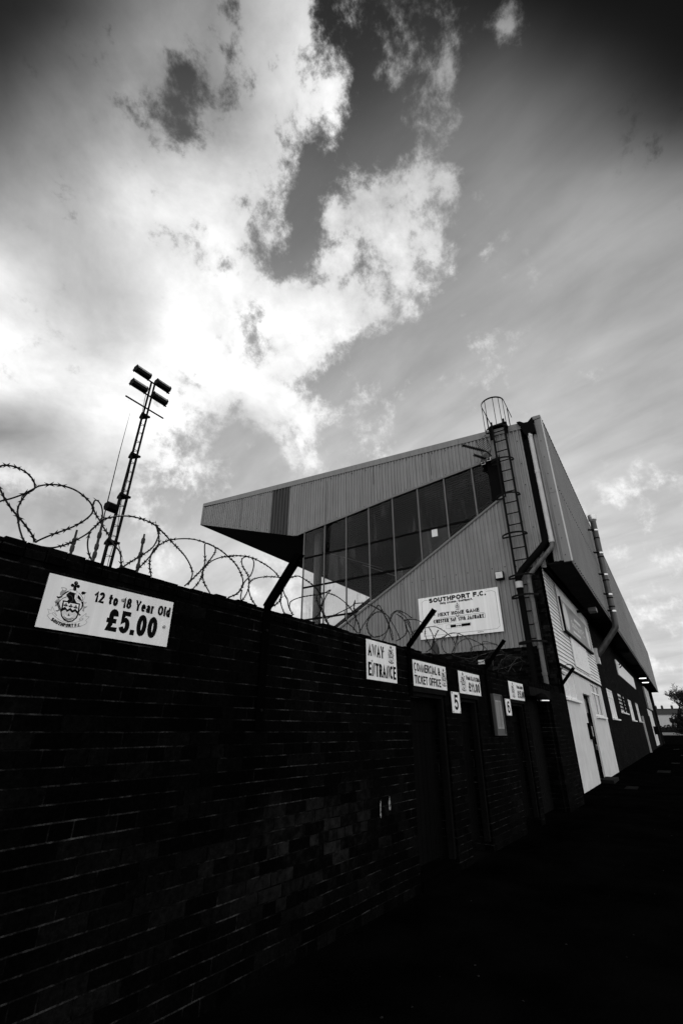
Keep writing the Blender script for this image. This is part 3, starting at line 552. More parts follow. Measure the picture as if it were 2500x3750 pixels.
def add_crest(parent, x, z, h, y, sx=1.0):
    o = bpy.data.objects.new('crest', crest_mesh()); C.objects.link(o); o.parent = parent
    o.location = (x, y, z); o.scale = (h*sx, .04, h); return o

def sign_board(name, label, cat, root_loc, rotz, w, h, texts, crest=None, screws=(), thick=.006, mat='sign_white', group=None, extra=None):
    """root at bottom-left corner of the board, x along it, front face towards -y"""
    t = thing(name, label, cat, root_loc, rotz, group)
    mb = MB(); mb.box(0, w, 0, thick, 0, h); mb.build('panel', mat, t)
    mb = MB()
    for tx in texts: add_text(mb, tx[0], tx[1]*w, tx[2]*w, tx[3]*h, tx[4]*h, -.0012, tx[5] if len(tx) > 5 else .2)
    if extra: extra(mb, w, h)
    if mb.v: mb.build('lettering', 'ink', t)
    if crest: add_crest(t, crest[0]*w, crest[1]*h, crest[2]*h, -.001, crest[3] if len(crest) > 3 else 1)
    for (a, b_) in screws:
        q = MB(); n = 10; r_ = .011
        q.tube([(a*w, .001, b_*h), (a*w, -.006, b_*h), (a*w, -.009, b_*h)], [r_, r_, r_*.55], n)
        q.build('screw_cap', 'ink_grey', t, smooth=True)
    return t

# ================================================================== SETTING
mb = MB()
xs = [-40, -10, 0, 10, 40, 120, 170, 250, 420, 1200]; zs = {-40:0, -10:0, 0:0, 10:0, 40:0, 120:0, 170:0, 250:1.45, 420:1.6, 1200:1.6}
ys = [-500, -60, -10, 0, 4, 60, 500]
vs = [(x, y, zs[x]) for x in xs for y in ys]; fs = []
for i in range(len(xs)-1):
    for j in range(len(ys)-1):
        a = i*len(ys)+j; fs.append((a, a+len(ys), a+len(ys)+1, a+1))
mb.add(vs, fs); struct(mb.build('ground', 'asphalt'))
mb = MB(); rnd = random.Random(77)
for i in range(420):
    x = 3+rnd.random()**1.6*40; y = rnd.uniform(-9, 2.4); r_ = rnd.uniform(.004, .011)*(1+x/30); z = .004
    a = rnd.uniform(0, 6.28); q = [(x+r_*rnd.uniform(.6, 1.2)*math.cos(a+k*1.2566), y+r_*rnd.uniform(.6, 1.2)*math.sin(a+k*1.2566), z) for k in range(5)]
    mb.add(q+[(x, y, z+r_*.6)], [(0, 1, 5), (1, 2, 5), (2, 3, 5), (3, 4, 5), (4, 0, 5)])
gv = mb.build('gravel', 'grit'); gv['kind'] = 'stuff'
# pale road on the rise at the end of the lane
mb = MB()
def gz(x): return 0 if x < 170 else (x-170)/80*1.45 if x < 250 else 1.45
mb.add([(196, -60, gz(196)+.03), (236, -60, gz(236)+.03), (236, 40, gz(236)+.03), (196, 40, gz(196)+.03)], [(0,1,2,3)])
struct(mb.build('road', 'road_pale'))
# paving slabs showing faintly in the path (thin sheets)
mb = MB()
for (x, y, w_, d_) in ((26.5, .9, 1.6, .5), (34, .6, 1.2, .4), (45, .1, 1.8, .5), (18.5, 1.6, 1.0, .35), (60, .8, 2.2, .5)):
    mb.add([(x, y, .004), (x+w_, y, .004), (x+w_, y+d_, .004), (x, y+d_, .004)], [(0,1,2,3)])
struct(mb.build('pavement', 'slab'))

# ================================================================== STREET WALL
ZT = 1.0+E        # top of the wall
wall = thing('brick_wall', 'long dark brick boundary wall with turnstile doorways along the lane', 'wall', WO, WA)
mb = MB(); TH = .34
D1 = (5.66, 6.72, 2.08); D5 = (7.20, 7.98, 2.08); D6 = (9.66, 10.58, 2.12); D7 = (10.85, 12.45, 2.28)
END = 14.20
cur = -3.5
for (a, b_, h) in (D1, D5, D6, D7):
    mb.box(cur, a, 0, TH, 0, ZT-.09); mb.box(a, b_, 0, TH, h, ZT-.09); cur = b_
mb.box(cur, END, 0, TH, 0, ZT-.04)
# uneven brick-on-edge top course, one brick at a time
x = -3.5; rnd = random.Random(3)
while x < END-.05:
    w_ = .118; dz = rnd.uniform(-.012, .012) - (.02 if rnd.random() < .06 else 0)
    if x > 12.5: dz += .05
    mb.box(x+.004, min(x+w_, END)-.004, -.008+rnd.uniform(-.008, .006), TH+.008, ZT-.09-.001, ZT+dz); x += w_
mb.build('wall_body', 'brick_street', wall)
# raised pier where the wall meets the stand
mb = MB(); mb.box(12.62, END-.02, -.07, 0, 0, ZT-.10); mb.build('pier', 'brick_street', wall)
def doorway(a, b_, h, kind):
    fr = MB(); dpt = .15
    fr.box(a, b_, .03, .11, h-.07, h); fr.box(a, a+.06, .03, .11, .13, h-.07); fr.box(b_-.06, b_, .03, .11, .13, h-.07)
    fr.build('door_frame', 'timber_grey', wall)
    d = MB(); n = max(4, int((b_-a-.12)/.11)); wdt = (b_-a-.12)/n
    for i in range(n):
        d.box(a+.06+i*wdt+.004, a+.06+(i+1)*wdt-.004, dpt+.02, dpt+.06, .16, h-.07)
    d.box(a+.06, b_-.06, dpt+.045, dpt+.07, .16, h-.07)
    d.box(a+.062, b_-.062, dpt, dpt+.019, h-.36, h-.20)
    dd = d.build('door', 'timber_dark', wall)
    pl(kind, dd)
    hd = MB(); hd.tube([(b_-.13, dpt+.02, 1.1), (b_-.13, dpt-.03, 1.1), (b_-.13, dpt-.03, 1.2), (b_-.13, dpt+.02, 1.2)], .008, 6)
    hd.build('handle', 'dark_steel', dd)
doorway(*D1, 'black boarded door under the ticket office sign')
doorway(*D5, 'narrow black turnstile door beside number 5')
doorway(*D6, 'black turnstile door beside number 6')
mb = MB(); mb.box(D1[0]+.01, D1[1]-.01, -.03, .14, 0, .07); mb.box(D1[0]+.03, D1[1]-.03, .03, .15, .07, .13); mb.build('doorstep', 'tar', wall)
# timber lintels just proud of the brickwork
for (a, b_, h) in (D1, D5, D6):
    mb = MB(); mb.box(a-.02, b_+.02, -.012, .03, h-.02, h+.055); mb.build('lintel', 'timber_grey', wall)
# dark double gate with steel plate
mb = MB()
for i in range(12):
    wd = (D7[1]-D7[0])/12; mb.box(D7[0]+i*wd+.003, D7[0]+(i+1)*wd-.003, .22, .26, .05, D7[2])
mb.build('gate', 'black_paint', wall)
mb = MB(); mb.box(D7[0]-.05, D7[1]+.05, -.10, -.001, 2.28, 2.46); mb.build('lintel', 'black_paint', wall)
# splashes of white paint on the bricks left of the first doorway
mb = MB(); rnd = random.Random(11)
for (sx_, zz, n_, dx, dz) in ((4.862, .855, 16, .008, .065), (5.05, .90, 14, .018, .055)):
    for i in range(n_):
        a = sx_+rnd.uniform(-dx, dx); z = zz+rnd.uniform(-dz, dz); w_ = rnd.uniform(.004, .012); h_ = rnd.uniform(.006, .03)
        mb.add([(a+w_*math.cos(k*1.047)*rnd.uniform(.6, 1.3), -.002-.0001*i, z+h_*math.sin(k*1.047)*rnd.uniform(.6, 1.3)) for k in range(6)], [(0,1,2,3,4,5)])
pl('white paint runs on the brickwork', mb.build('paint_splash', 'paint_white', wall))

# ---- angled steel brackets
brk_labels = {3.11: 'black angled steel bracket on the wall between big price sign and away entrance sign',
              5.86: 'black angled steel bracket at the ticket office doorway, crossing the match board',
              8.63: 'black angled steel bracket above the turnstile notice board',
              14.12: 'black angled steel bracket at the end of the wall over the white window'}
GB = 'angled steel brackets carrying the razor wire'
def bracket(s_, top, drop, lab, dn=-.42, dz=.46, w_=.075):
    t = thing('wire_bracket', lab, 'bracket', W(s_, -.015, top-drop), WA, GB)
    mb = MB()
    # L-shaped angle iron: two thin legs, upright then cranked outwards over the lane
    for (p, q) in (((0, -.004, 0), (0, -.004, drop+.02)), ((0, -.004, drop), (0, dn, drop+dz))):
        mb.bar(p, q, w_, .010, (0, 1, 0) if p[1] == q[1] else (0, 1, 1))
    b_ = mb; b_.cur = 1
    for k in range(2):
        z = .15+k*(drop-.35); b_.tube([(0, -.008, z), (0, -.024, z)], .012, 6)
    for k in (.45, .9):
        b_.tube([(w_*.2, dn*k-.002, drop+dz*k), (w_*.2, dn*k-.02, drop+dz*k-.02)], .008, 6)
    b_.build('upright', ['tar', 'dark_steel'], t)
    mb = MB(); mb.bar((-w_/2+.004, -.01, drop), (-w_/2+.004, dn, drop+dz), .008, w_*.8, (0, 1, 1)); mb.build('flange', 'tar', t)
    return t
bracket(2.99, ZT, 1.0, brk_labels[3.11], -.38, .44, .085)
bracket(5.655, ZT, .6, brk_labels[5.86], -.43, .44, .085)
bracket(8.50, ZT, 1.05, brk_labels[8.63], -.42, .45, .085)
bracket(14.08, ZT+.05, .5, brk_labels[14.12], -.44, .47, .10)
t = bracket(14.02, ZT+.28, .4, 'short black steel bracket behind the one at the end of the wall', -.13, .26, .10)

# ---- razor wire traced along the wall top, with its depth
WIRES = [[(0.72,2.975),(0.756,3.043),(0.787,3.066),(0.833,3.076),(0.884,3.071),(0.931,3.049),(0.962,3.012),(0.966,2.976),(0.934,2.926),(0.916,2.846),(0.924,2.79),(0.951,2.719),(0.987,2.656),(1.015,2.626)],[(0.763,2.762),(0.816,2.829),(0.862,2.866),(0.916,2.918),(0.961,2.974),(0.993,3.013),(1.058,3.052),(1.131,3.072),(1.212,3.072),(1.291,3.043),(1.336,3.007),(1.348,2.958),(1.315,2.893),(1.26,2.828),(1.205,2.778),(1.142,2.726),(1.083,2.671),(1.064,2.647)],[(0.739,2.972),(0.794,2.908),(0.837,2.855),(0.888,2.806),(0.936,2.771),(0.986,2.731),(1.032,2.689),(1.064,2.647)],[(1.104,2.631),(1.163,2.643),(1.229,2.682),(1.293,2.739),(1.349,2.802),(1.384,2.859),(1.414,2.916),(1.421,2.966),(1.401,3.026),(1.369,3.057),(1.345,3.051),(1.342,3.009),(1.372,2.96),(1.412,2.922),(1.455,2.877),(1.503,2.834),(1.538,2.793),(1.601,2.746),(1.618,2.699),(1.634,2.645)],[(1.388,2.867),(1.367,2.827),(1.367,2.751),(1.389,2.682),(1.425,2.631),(1.468,2.605),(1.52,2.592)],[(1.401,2.891),(1.429,2.935),(1.484,2.975),(1.556,3.012),(1.634,3.037),(1.734,3.047),(1.826,3.036),(1.911,2.999),(1.983,2.957),(2.055,2.92),(2.13,2.876),(2.191,2.819),(2.228,2.755),(2.221,2.695),(2.204,2.647)],[(1.638,2.639),(1.704,2.71),(1.774,2.778),(1.845,2.862),(1.872,2.957),(1.865,3.013),(1.832,3.043),(1.856,3.003),(1.885,2.932),(1.881,2.873),(1.843,2.798),(1.789,2.707),(1.739,2.64)],[(1.833,2.774),(1.862,2.853),(1.912,2.912),(1.982,2.964),(2.105,3.015),(2.223,3.042),(2.352,3.044),(2.469,3.032),(2.574,2.998),(2.662,2.958),(2.733,2.895),(2.774,2.823),(2.762,2.748),(2.718,2.69),(2.624,2.639)],[(1.855,2.851),(1.84,2.776),(1.846,2.709),(1.876,2.636)],[(2.173,2.633),(2.229,2.697),(2.286,2.77),(2.36,2.874),(2.419,2.977),(2.427,3.027),(2.38,3.045),(2.315,3.04),(2.316,2.977),(2.335,2.89),(2.329,2.781),(2.349,2.711),(2.425,2.633)],[(2.257,2.631),(2.313,2.717),(2.333,2.813),(2.393,2.898),(2.498,2.968),(2.632,3.02)],[(2.505,2.971),(2.659,3.03),(2.828,3.066),(2.976,3.059),(3.112,3.033),(3.216,2.989),(3.282,2.927),(3.32,2.836),(3.376,2.778),(3.402,2.713),(3.47,2.642)],[(2.624,2.633),(2.72,2.695),(2.77,2.764),(2.797,2.822),(2.865,2.906),(2.889,3.007),(2.865,3.062),(2.793,3.06),(2.737,3.019),(2.754,2.956),(2.832,2.884),(2.85,2.809),(2.841,2.742),(2.792,2.654),(2.765,2.667),(2.773,2.739)],[(2.968,2.627),(2.891,2.688),(2.85,2.77),(2.864,2.839),(2.939,2.891),(3.083,2.941),(3.257,2.978),(3.38,3.002),(3.506,3.056),(3.596,3.056),(3.737,3.029),(3.86,2.981),(3.937,2.897),(3.927,2.818),(3.992,2.724),(4.069,2.639)],[(3.426,2.676),(3.411,2.729),(3.439,2.777),(3.565,2.84),(3.744,2.901),(3.935,2.959),(4.086,3.04),(4.01,2.959),(3.939,2.835),(3.917,2.77),(3.847,2.697),(3.756,2.651)],[(3.131,2.646),(3.204,2.687),(3.276,2.757),(3.29,2.83),(3.264,2.894),(3.301,2.946),(3.29,2.83),(3.277,2.743),(3.325,2.656),(3.368,2.624)],[(3.885,2.955),(3.838,2.914),(3.853,2.848),(3.941,2.76),(3.993,2.693),(4.057,2.637)],[(3.837,2.937),(3.984,2.985),(4.166,2.994),(4.33,2.964),(4.472,2.91),(4.587,2.815),(4.645,2.743),(4.688,2.651)],[(4.018,2.698),(4.222,2.797),(4.415,2.89),(4.531,2.955),(4.579,3.024),(4.554,2.926),(4.588,2.832),(4.541,2.661)],[(4.561,2.978),(4.744,3.024),(4.97,3.034),(5.206,2.999),(5.34,2.896),(5.438,2.766),(5.449,2.678)],[(4.358,2.855),(4.386,2.747),(4.527,2.691),(4.643,2.644),(4.736,2.741),(4.865,2.865),(5.0,2.978),(5.124,3.075),(5.207,3.018),(5.307,2.926),(5.371,2.828),(5.43,2.675)],[(4.983,2.645),(4.873,2.679),(4.83,2.774),(4.897,2.871),(5.067,2.973),(5.276,2.994),(5.415,2.927),(5.554,2.821),(5.657,2.707)],[(5.181,2.622),(5.293,2.744),(5.377,2.902),(5.461,3.029),(5.657,3.085),(5.852,3.043),(5.966,2.964),(5.993,2.851),(6.015,2.7)],[(4.951,2.641),(5.151,2.687),(5.332,2.795),(5.417,2.946),(5.58,3.089),(5.819,3.105),(6.022,3.073)],[(5.541,2.681),(5.689,2.737),(5.82,2.815),(5.856,2.904),(5.815,2.982),(5.843,3.011),(6.057,3.058),(6.25,3.07),(6.388,3.049),(6.435,2.985),(6.432,2.882),(6.516,2.78),(6.623,2.718),(6.761,2.652)],[(5.576,3.047),(5.72,3.026),(5.815,2.982),(5.832,2.912),(5.923,2.83),(5.939,2.749),(5.945,2.696)],[(5.843,3.011),(5.914,2.962),(6.007,2.88),(6.091,2.813)],[(6.048,2.788),(6.001,2.83),(6.117,2.909),(6.347,2.971),(6.59,3.034),(6.811,3.073),(7.034,3.068),(7.26,3.034),(7.456,2.978),(7.545,2.906),(7.658,3.065)],[(6.625,2.731),(6.652,2.798),(6.748,2.903),(6.859,3.0),(6.914,3.035)],[(6.56,3.032),(6.666,2.957),(6.715,2.859),(6.678,2.776),(6.592,2.714),(6.422,2.645)],[(7.219,2.706),(7.06,2.733),(6.988,2.817),(7.032,2.904),(7.184,2.994),(7.406,3.066),(7.631,3.102),(7.896,3.108),(8.122,3.074),(8.258,2.986),(8.309,2.887)],[(7.325,2.725),(7.475,2.84),(7.593,2.955),(7.673,3.053),(7.666,3.095)],[(6.625,2.731),(6.766,2.84),(7.006,2.934),(7.22,3.007)],[(7.434,2.745),(7.504,2.816),(7.619,2.916),(7.871,3.02),(8.166,3.088),(8.457,3.09),(8.714,3.079),(8.971,3.033),(9.093,2.984)],[(8.21,2.83),(8.23,2.922),(8.334,2.966),(8.563,3.019),(8.899,3.091),(9.249,3.143),(9.667,3.183)],[(8.751,2.926),(8.874,3.02),(8.838,3.112),(9.063,3.159),(9.359,3.175),(9.667,3.183),(9.848,3.111)],[(8.217,2.87),(8.225,2.777),(8.356,2.725),(8.624,2.726),(8.894,2.811),(9.152,2.941),(9.319,3.035)],[(8.494,2.918),(8.501,2.822),(8.365,2.753),(8.162,2.691),(7.884,2.7)],[(7.367,2.717),(7.619,2.709),(8.105,2.737),(8.501,2.822),(8.932,2.915),(9.501,3.042),(10.0,3.104)],[(9.759,3.105),(10.09,3.084),(10.375,3.037),(10.822,3.072),(11.365,3.117)],[(9.291,2.738),(9.339,2.86),(9.607,2.964),(10.016,3.027),(10.359,3.004),(10.532,2.926),(10.42,2.803),(10.122,2.713),(9.901,2.769),(9.951,2.881),(10.212,3.019),(10.616,3.098)],[(9.823,2.701),(10.032,2.843),(9.921,2.924),(9.736,2.828),(9.641,2.714),(9.52,2.644)],[(10.166,2.702),(10.499,2.859),(10.937,2.968),(11.389,3.05),(11.628,3.041)],[(9.21,2.644),(9.498,2.7),(9.945,2.758),(10.452,2.87),(10.923,3.05),(11.321,3.146)],[(10.657,2.746),(10.483,2.825),(10.605,2.966),(10.941,3.086),(11.282,3.073),(11.276,2.953),(11.025,2.812)]]
WIRES_FAR = [[(13.744,3.05),(13.887,3.121),(14.322,3.223),(14.858,3.308),(15.265,3.328),(15.459,3.294),(15.299,3.204),(14.874,3.062),(14.43,2.983),(14.055,2.961),(13.775,2.985),(13.744,3.05)],[(13.715,3.221),(13.949,3.196),(14.383,3.189),(14.892,3.187),(15.343,3.197)],[(13.735,3.194),(14.054,3.167),(14.675,3.156),(15.158,3.159)],[(13.676,2.967),(13.869,2.946),(14.14,2.959),(14.558,3.024)]]

def smooth_path(pts, n=5):
    out = []
    P_ = [pts[0]]+pts+[pts[-1]]
    for i in range(1, len(P_)-2):
        p0, p1, p2, p3 = [Vector(q) for q in P_[i-1:i+3]]
        for k in range(n):
            t = k/n
            out.append(.5*((2*p1)+(-p0+p2)*t+(2*p0-5*p1+4*p2-p3)*t*t+(-p0+3*p1-3*p2+p3)*t**3))
    out.append(Vector(P_[-2])); return out
def razor(name, label, wires, base_n, amp, r_=.0057, barb=.024, step=.068):
    t = thing(name, label, 'razor wire', W(wires[0][2][0], base_n, ZT), WA)
    ox = wires[0][2][0]
    mb = MB(); bb = MB(); ph = 0
    for w_ in wires:
        pts = []; L_ = 0; prev = None
        for (a, z) in smooth_path([Vector((p[0], p[1], 0)) for p in w_]) and [(q.x, q.y) for q in smooth_path([Vector((p[0], p[1], 0)) for p in w_])]:
            if prev: L_ += math.hypot(a-prev[0], z-prev[1])
            prev = (a, z)
            n_ = math.sin(L_*4.2+ph)*amp
            # keep the traced outline: nearer to the camera means a little lower and shorter
            k = 1+n_/3.1
            pts.append(Vector((a*k-ox, n_, (z-E)*k+E-ZT)))
        ph += 1.9
        mb.tube(pts, r_, 5)
        acc = 0
        for i in range(1, len(pts)):
            seg = pts[i]-pts[i-1]; acc += seg.length
            if acc > step:
                acc = 0; dv = seg.normalized(); p = pts[i]
                o1 = dv.orthogonal().normalized(); o2 = dv.cross(o1)
                rot = random.uniform(0, 6.28); e1 = o1*math.cos(rot)+o2*math.sin(rot); e2 = dv.cross(e1)
                for sg in (1, -1):
                    for ee in (e1, -e1):
                        q = p+dv*sg*barb*.5
                        tip = q+ee*barb*.75+dv*sg*barb*.75
                        nn = e2*.0014
                        bb.add([p+ee*r_*.8+nn, q+ee*r_*.8+dv*sg*.005+nn, tip, p+ee*r_*.8-nn, q+ee*r_*.8+dv*sg*.005-nn], [(0,1,2),(3,2,4),(0,2,3),(1,4,2),(0,3,4,1)])
    mb.build('wire_coil', 'wire', t, smooth=True)
    bb.build('barbs', 'wire', t)
    return t
razor('razor_wire', 'long looping coil of razor wire along the top of the brick wall', WIRES, .10, .13)
razor('razor_wire', 'short tangle of razor wire between the two end brackets by the white window', WIRES_FAR, -.20, .08, .009, .028, .10)

# ---- signs on the wall
GS = 'white printed signs screwed to the brick wall'
def wsign(name, label, s0, s1, z0, z1, texts, crest, screws, group=GS, cat='sign', mat='sign_white', extra=None, proud=.022):
    return sign_board(name, label, cat, W(s0, -proud, z0+E), WA, s1-s0, z1-z0, texts, crest, screws, mat=mat, group=group, extra=extra)
wsign('price_sign', 'large white sign reading 12 to 18 Year Old £5.00 with club crest', 1.145, 2.016, .531, .850,
      [('12 to 18 Year Old', .335, .982, .645, .865, .205), ('£5.00', .462, .885, .135, .585, .205)], (.172, .485, .90, 1.0),
      [(.095, .52), (.555, .80), (.945, .42)])
wsign('entrance_sign', 'white sign reading AWAY ENTRANCE with crest at its upper right', 4.620, 5.300, .523, .964,
      [('AWAY', .045, .56, .585, .90, .185), ('ENTRANCE', .045, .965, .09, .43, .185)], (.80, .72, .50, 1.0),
      [(.55, .78), (.16, .47), (.87, .43)])
wsign('office_sign', 'white sign reading COMMERCIAL & TICKET OFFICE over the first doorway', 5.740, 6.770, .530, .858,
      [('COMMERCIAL &', .025, .80, .565, .90, .185), ('TICKET OFFICE', .025, .80, .09, .42, .185)], (.905, .50, .78, 1.0),
      [(.05, .52), (.52, .50)])
wsign('price_sign', 'white sign reading Stand O.A.P./Child £11.00 over door number 5', 7.240, 8.130, .525, .855,
      [('Stand O.A.P./Child', .33, .975, .655, .86, .22), ('£11.00', .42, .955, .13, .56, .22)], (.175, .50, .88, 1.0),
      [(.955, .60), (.07, .52)])
wsign('price_sign', 'white sign reading Stand Adults £15.00 over door number 6', 9.690, 10.630, .560, .890,
      [('Stand Adults', .52, .955, .66, .86, .22), ('£15.00', .53, .985, .13, .56, .22)], (.23, .50, .88, 1.0), [(.93, .55)])
GN = 'door number plates'
wsign('number_plate', 'white number plate 5 left of the second doorway', 6.900, 7.200, .238, .528, [('5', .26, .76, .14, .87, .18)], None,
      [(.07, .06), (.93, .06), (.07, .94), (.93, .94)], GN, 'number plate')
wsign('number_plate', 'white number plate 6 left of the third doorway', 9.345, 9.645, .262, .548, [('6', .26, .76, .14, .87, .18)], None,
      [(.93, .06), (.07, .94), (.93, .94), (.07, .06)], GN, 'number plate')
# notice board with a printed sheet
t = thing('notice_board', 'tall glazed notice board holding a printed sheet between doors 5 and 6', 'notice board', W(8.63, -.04, E-.072), WA)
mb = MB(); mb.box(0, .46, 0, .039, 0, .667); mb.build('backing_panel', 'ink_dark', t)
mb = MB(); mb.box(.075, .395, -.006, -.002, .105, .565); sh = mb.build('printed_sheet', 'notice_grey', t)
mb = MB(); rnd = random.Random(5)
for i in range(26):
    z = .53-.0155*i; mb.add([(.09, -.008, z), (.09+rnd.uniform(.2, .29), -.008, z), (.09+rnd.uniform(.2, .29), -.008, z+.005), (.09, -.008, z+.005)], [(0,1,2,3)])
mb.build('print_lines', 'ink_dark', sh)
mb = MB()
for (a, b_, c_, d_) in ((0, .46, 0, .018), (0, .46, .649, .667), (0, .018, .018, .649), (.442, .46, .018, .649)): mb.box(a, b_, -.014, -.0005, c_, d_)
mb.build('frame', 'ink_dark', t)
# bulkhead lamp over the gate
t = thing('wall_lamp', 'small bulkhead lamp with a bright rim over the dark gate', 'lamp', W(11.22, -.10, E+.60), WA)
mb = MB(); pr = [(0, .13), (.06, .13), (.11, .10), (.15, .04)]
for i in range(len(pr)-1):
    (z0, ra), (z1, rb_) = pr[i], pr[i+1]
    mb.tube([(0, -.13, z0), (0, -.13, z1)], [ra, rb_], 16, cap=True)
mb.build('hood', 'black_paint', t, smooth=True)
mb = MB(); mb.tube([(0, -.13, -.022), (0, -.13, -.002)], .135, 16); mb.build('rim', 'chrome', t, smooth=True)
mb = MB(); mb.tube([(0, -.13, .05), (0, -.02, .08), (0, .09, .08)], .02, 8); mb.build('bracket_arm', 'black_paint', t, smooth=True)

# ================================================================== POLES, FLOODLIGHT MAST BEHIND THE WALL
def pole(s_, n_, top, collars, lab, aerial=None):
    t = thing('steel_pole', lab, 'pole', W(s_, n_, 0), WA, 'thin steel poles behind the brick wall')
    mb = MB(); mb.tube([(0, 0, 0), (0, 0, top-.18), (0, 0, top)], [.014, .013, .010], 8); mb.build('shaft', 'dull_steel', t, smooth=True)
    for z in collars:
        mb = MB(); mb.tube([(0, 0, z-.035), (0, 0, z-.02), (0, 0, z+.02), (0, 0, z+.035)], [.014, .021, .021, .014], 8)
        mb.build('collar', 'dull_steel', t, smooth=True)
    if aerial:
        mb = MB(); mb.tube([(0, 0, top-.02), (0, 0, top+.8), (.01, .0, top+aerial)], [.006, .004, .0015], 5); mb.build('whip_aerial', 'dark_steel', t)
pole(1.86, 1.5, 1.75+E, (1.56+E, 1.63+E), 'short steel pole behind the wall, left of the floodlight mast')
pole(2.08, 1.5, 1.945+E, (1.56+E, 1.645+E, 1.77+E), 'steel pole with a whip aerial just left of the floodlight mast', 1.35)
pole(2.55, 1.5, 1.94+E, (1.57+E, 1.70+E, 1.86+E), 'steel pole behind the wall, right of the floodlight mast')

def mast():
    t = thing('floodlight_mast', 'tall triangular lattice floodlight mast with four lamps on crossbars', 'floodlight mast', (9.13, 17.2, 0))
    o = Vector((9.13, 17.2, 0))
    def cy(z):  return 16.98-(z-7.4)*.0515       # slight lean of the mast
    def hw(z):                                    # half width of each telescoping section
        return .17 if z < 8.3 else .145 if z < 10.3 else .125 if z < 12.2 else .11 if z < 14.25 else .085
    def leg(i, z):
        h = hw(z-.001); y = cy(z)
        return Vector(((9.13-h, y, z), (9.13+h, y, z), (9.13, y+h*1.7, z))[i])-o
    secs = [0, 8.3, 10.3, 12.22, 14.25, 16.05]
    for i in range(3):
        mb = MB()
        for a, b_ in zip(secs[:-1], secs[1:]):
            if i == 2 and a > 14: continue
            mb.tube([leg(i, a+.002), leg(i, b_)], .058 if a < 9 else .050 if a < 12 else .045, 8)
        mb.build('leg', 'dark_steel', t, smooth=True)
    for a, b_ in zip(secs[:-2], secs[1:-1]):
        z = a+.25
        while z < b_-.1:
            mb = MB()
            for i, j in ((0, 1), (1, 2), (2, 0)): mb.tube([leg(i, z), leg(j, z)], .012, 5)
            z += .44; mb.build('rung', 'dark_steel', t)
    for z in secs[1:-1]:
        h = hw(z-.1)+.055; y = cy(z)
        mb = MB(); q = [(9.13-h-.05, y-.10), (9.13+h+.05, y-.10), (9.13+h*.4, y+h*1.9), (9.13-h*.4, y+h*1.9)]
        mb.prism([(a-o.x, b_-o.y) for a, b_ in q], z-.06, z+.03, lambda a, b_, d: (a, b_, d))
        mb.build('collar_plate', 'dark_steel', t)
    # head: crossbars along x and lamps
    for zb, has in ((15.96, 1), (15.22, 1), (14.56, 0)):
        y = cy(zb)-o.y-.09
        mb = MB(); mb.tube([(8.05-o.x, y, zb), (9.96-o.x, y, zb)], .036, 8); cbp = mb.build('crossbar', 'dark_steel', t, smooth=True)
        if not has: continue
        for xa in (8.14, 9.20):
            mb = MB(); L_ = .70; yy = y-.02
            # trough-shaped housing tipped down towards the pitch, with glass front and end cheeks
            prof = [(-.12, .05), (.10, .04), (.16, .15), (.12, .27), (-.08, .29), (-.14, .16)]
            mb.prism(prof, xa-o.x, xa+L_-o.x, lambda a, b_, d: (d, yy+a, zb+b_))
            for k in (.15, .5, .85): mb.box(xa+L_*k-.015-o.x, xa+L_*k+.015-o.x, yy-.03, yy+.03, zb+.27, zb+.33)
            for k in (0, 1): mb.prism([(-.14, .02), (.12, .0), (.19, .15), (.13, .30), (-.10, .33), (-.19, .17)], xa+k*L_-.008-o.x, xa+k*L_+.008-o.x, lambda a, b_, d: (d, yy+a, zb+b_))
            lamp = mb.build('floodlight', 'dark_steel', t)
            mb = MB(); mb.prism([(-.155, .165), (-.092, .300), (-.10, .305), (-.163, .17)], xa+.03-o.x, xa+L_-.03-o.x, lambda a, b_, d: (d, yy+a, zb+b_)); mb.build('lens', 'notice_grey', lamp)
    # small floodlight lower down
    zb = 9.62; y = cy(zb)-o.y
    mb = MB(); mb.prism([(-.22, -.14), (-.02, -.22), (.10, -.16), (.17, -.02), (.14, .13), (-.12, .15), (-.24, .06)], 8.52-o.x, 8.90-o.x, lambda a, b_, d: (d, y+a, zb+b_)); lo = mb.build('floodlight', 'black_paint', t)
    mb = MB(); mb.tube([(8.85-o.x, y, zb+.02), (8.97-o.x, y, zb+.04)], .05, 8); mb.build('mounting_arm', 'black_paint', lo)
    # cables and stays
    mb = MB(); mb.tube([(9.1-o.x, y+.03, 15.7), (9.12-o.x, y-.02, 13.2), (9.16-o.x, y+.05, 11), (9.1-o.x, y+.02, 9.9), (9.2-o.x, y, 8.6), (9.15-o.x, y+.05, 7.6), (9.15-o.x, y+.2, 0)], .012, 5); mb.build('cable', 'black_paint', t)
    mb = MB(); mb.tube([(9.3-o.x, y-.1, 8.25), (10.9-o.x, y-2.4, .1)], .010, 4); mb.tube([(9.3-o.x, y-.1, 8.25), (12.2-o.x, y-2.2, .1)], .010, 4); mb.build('stay_wire', 'dark_steel', t)
mast()

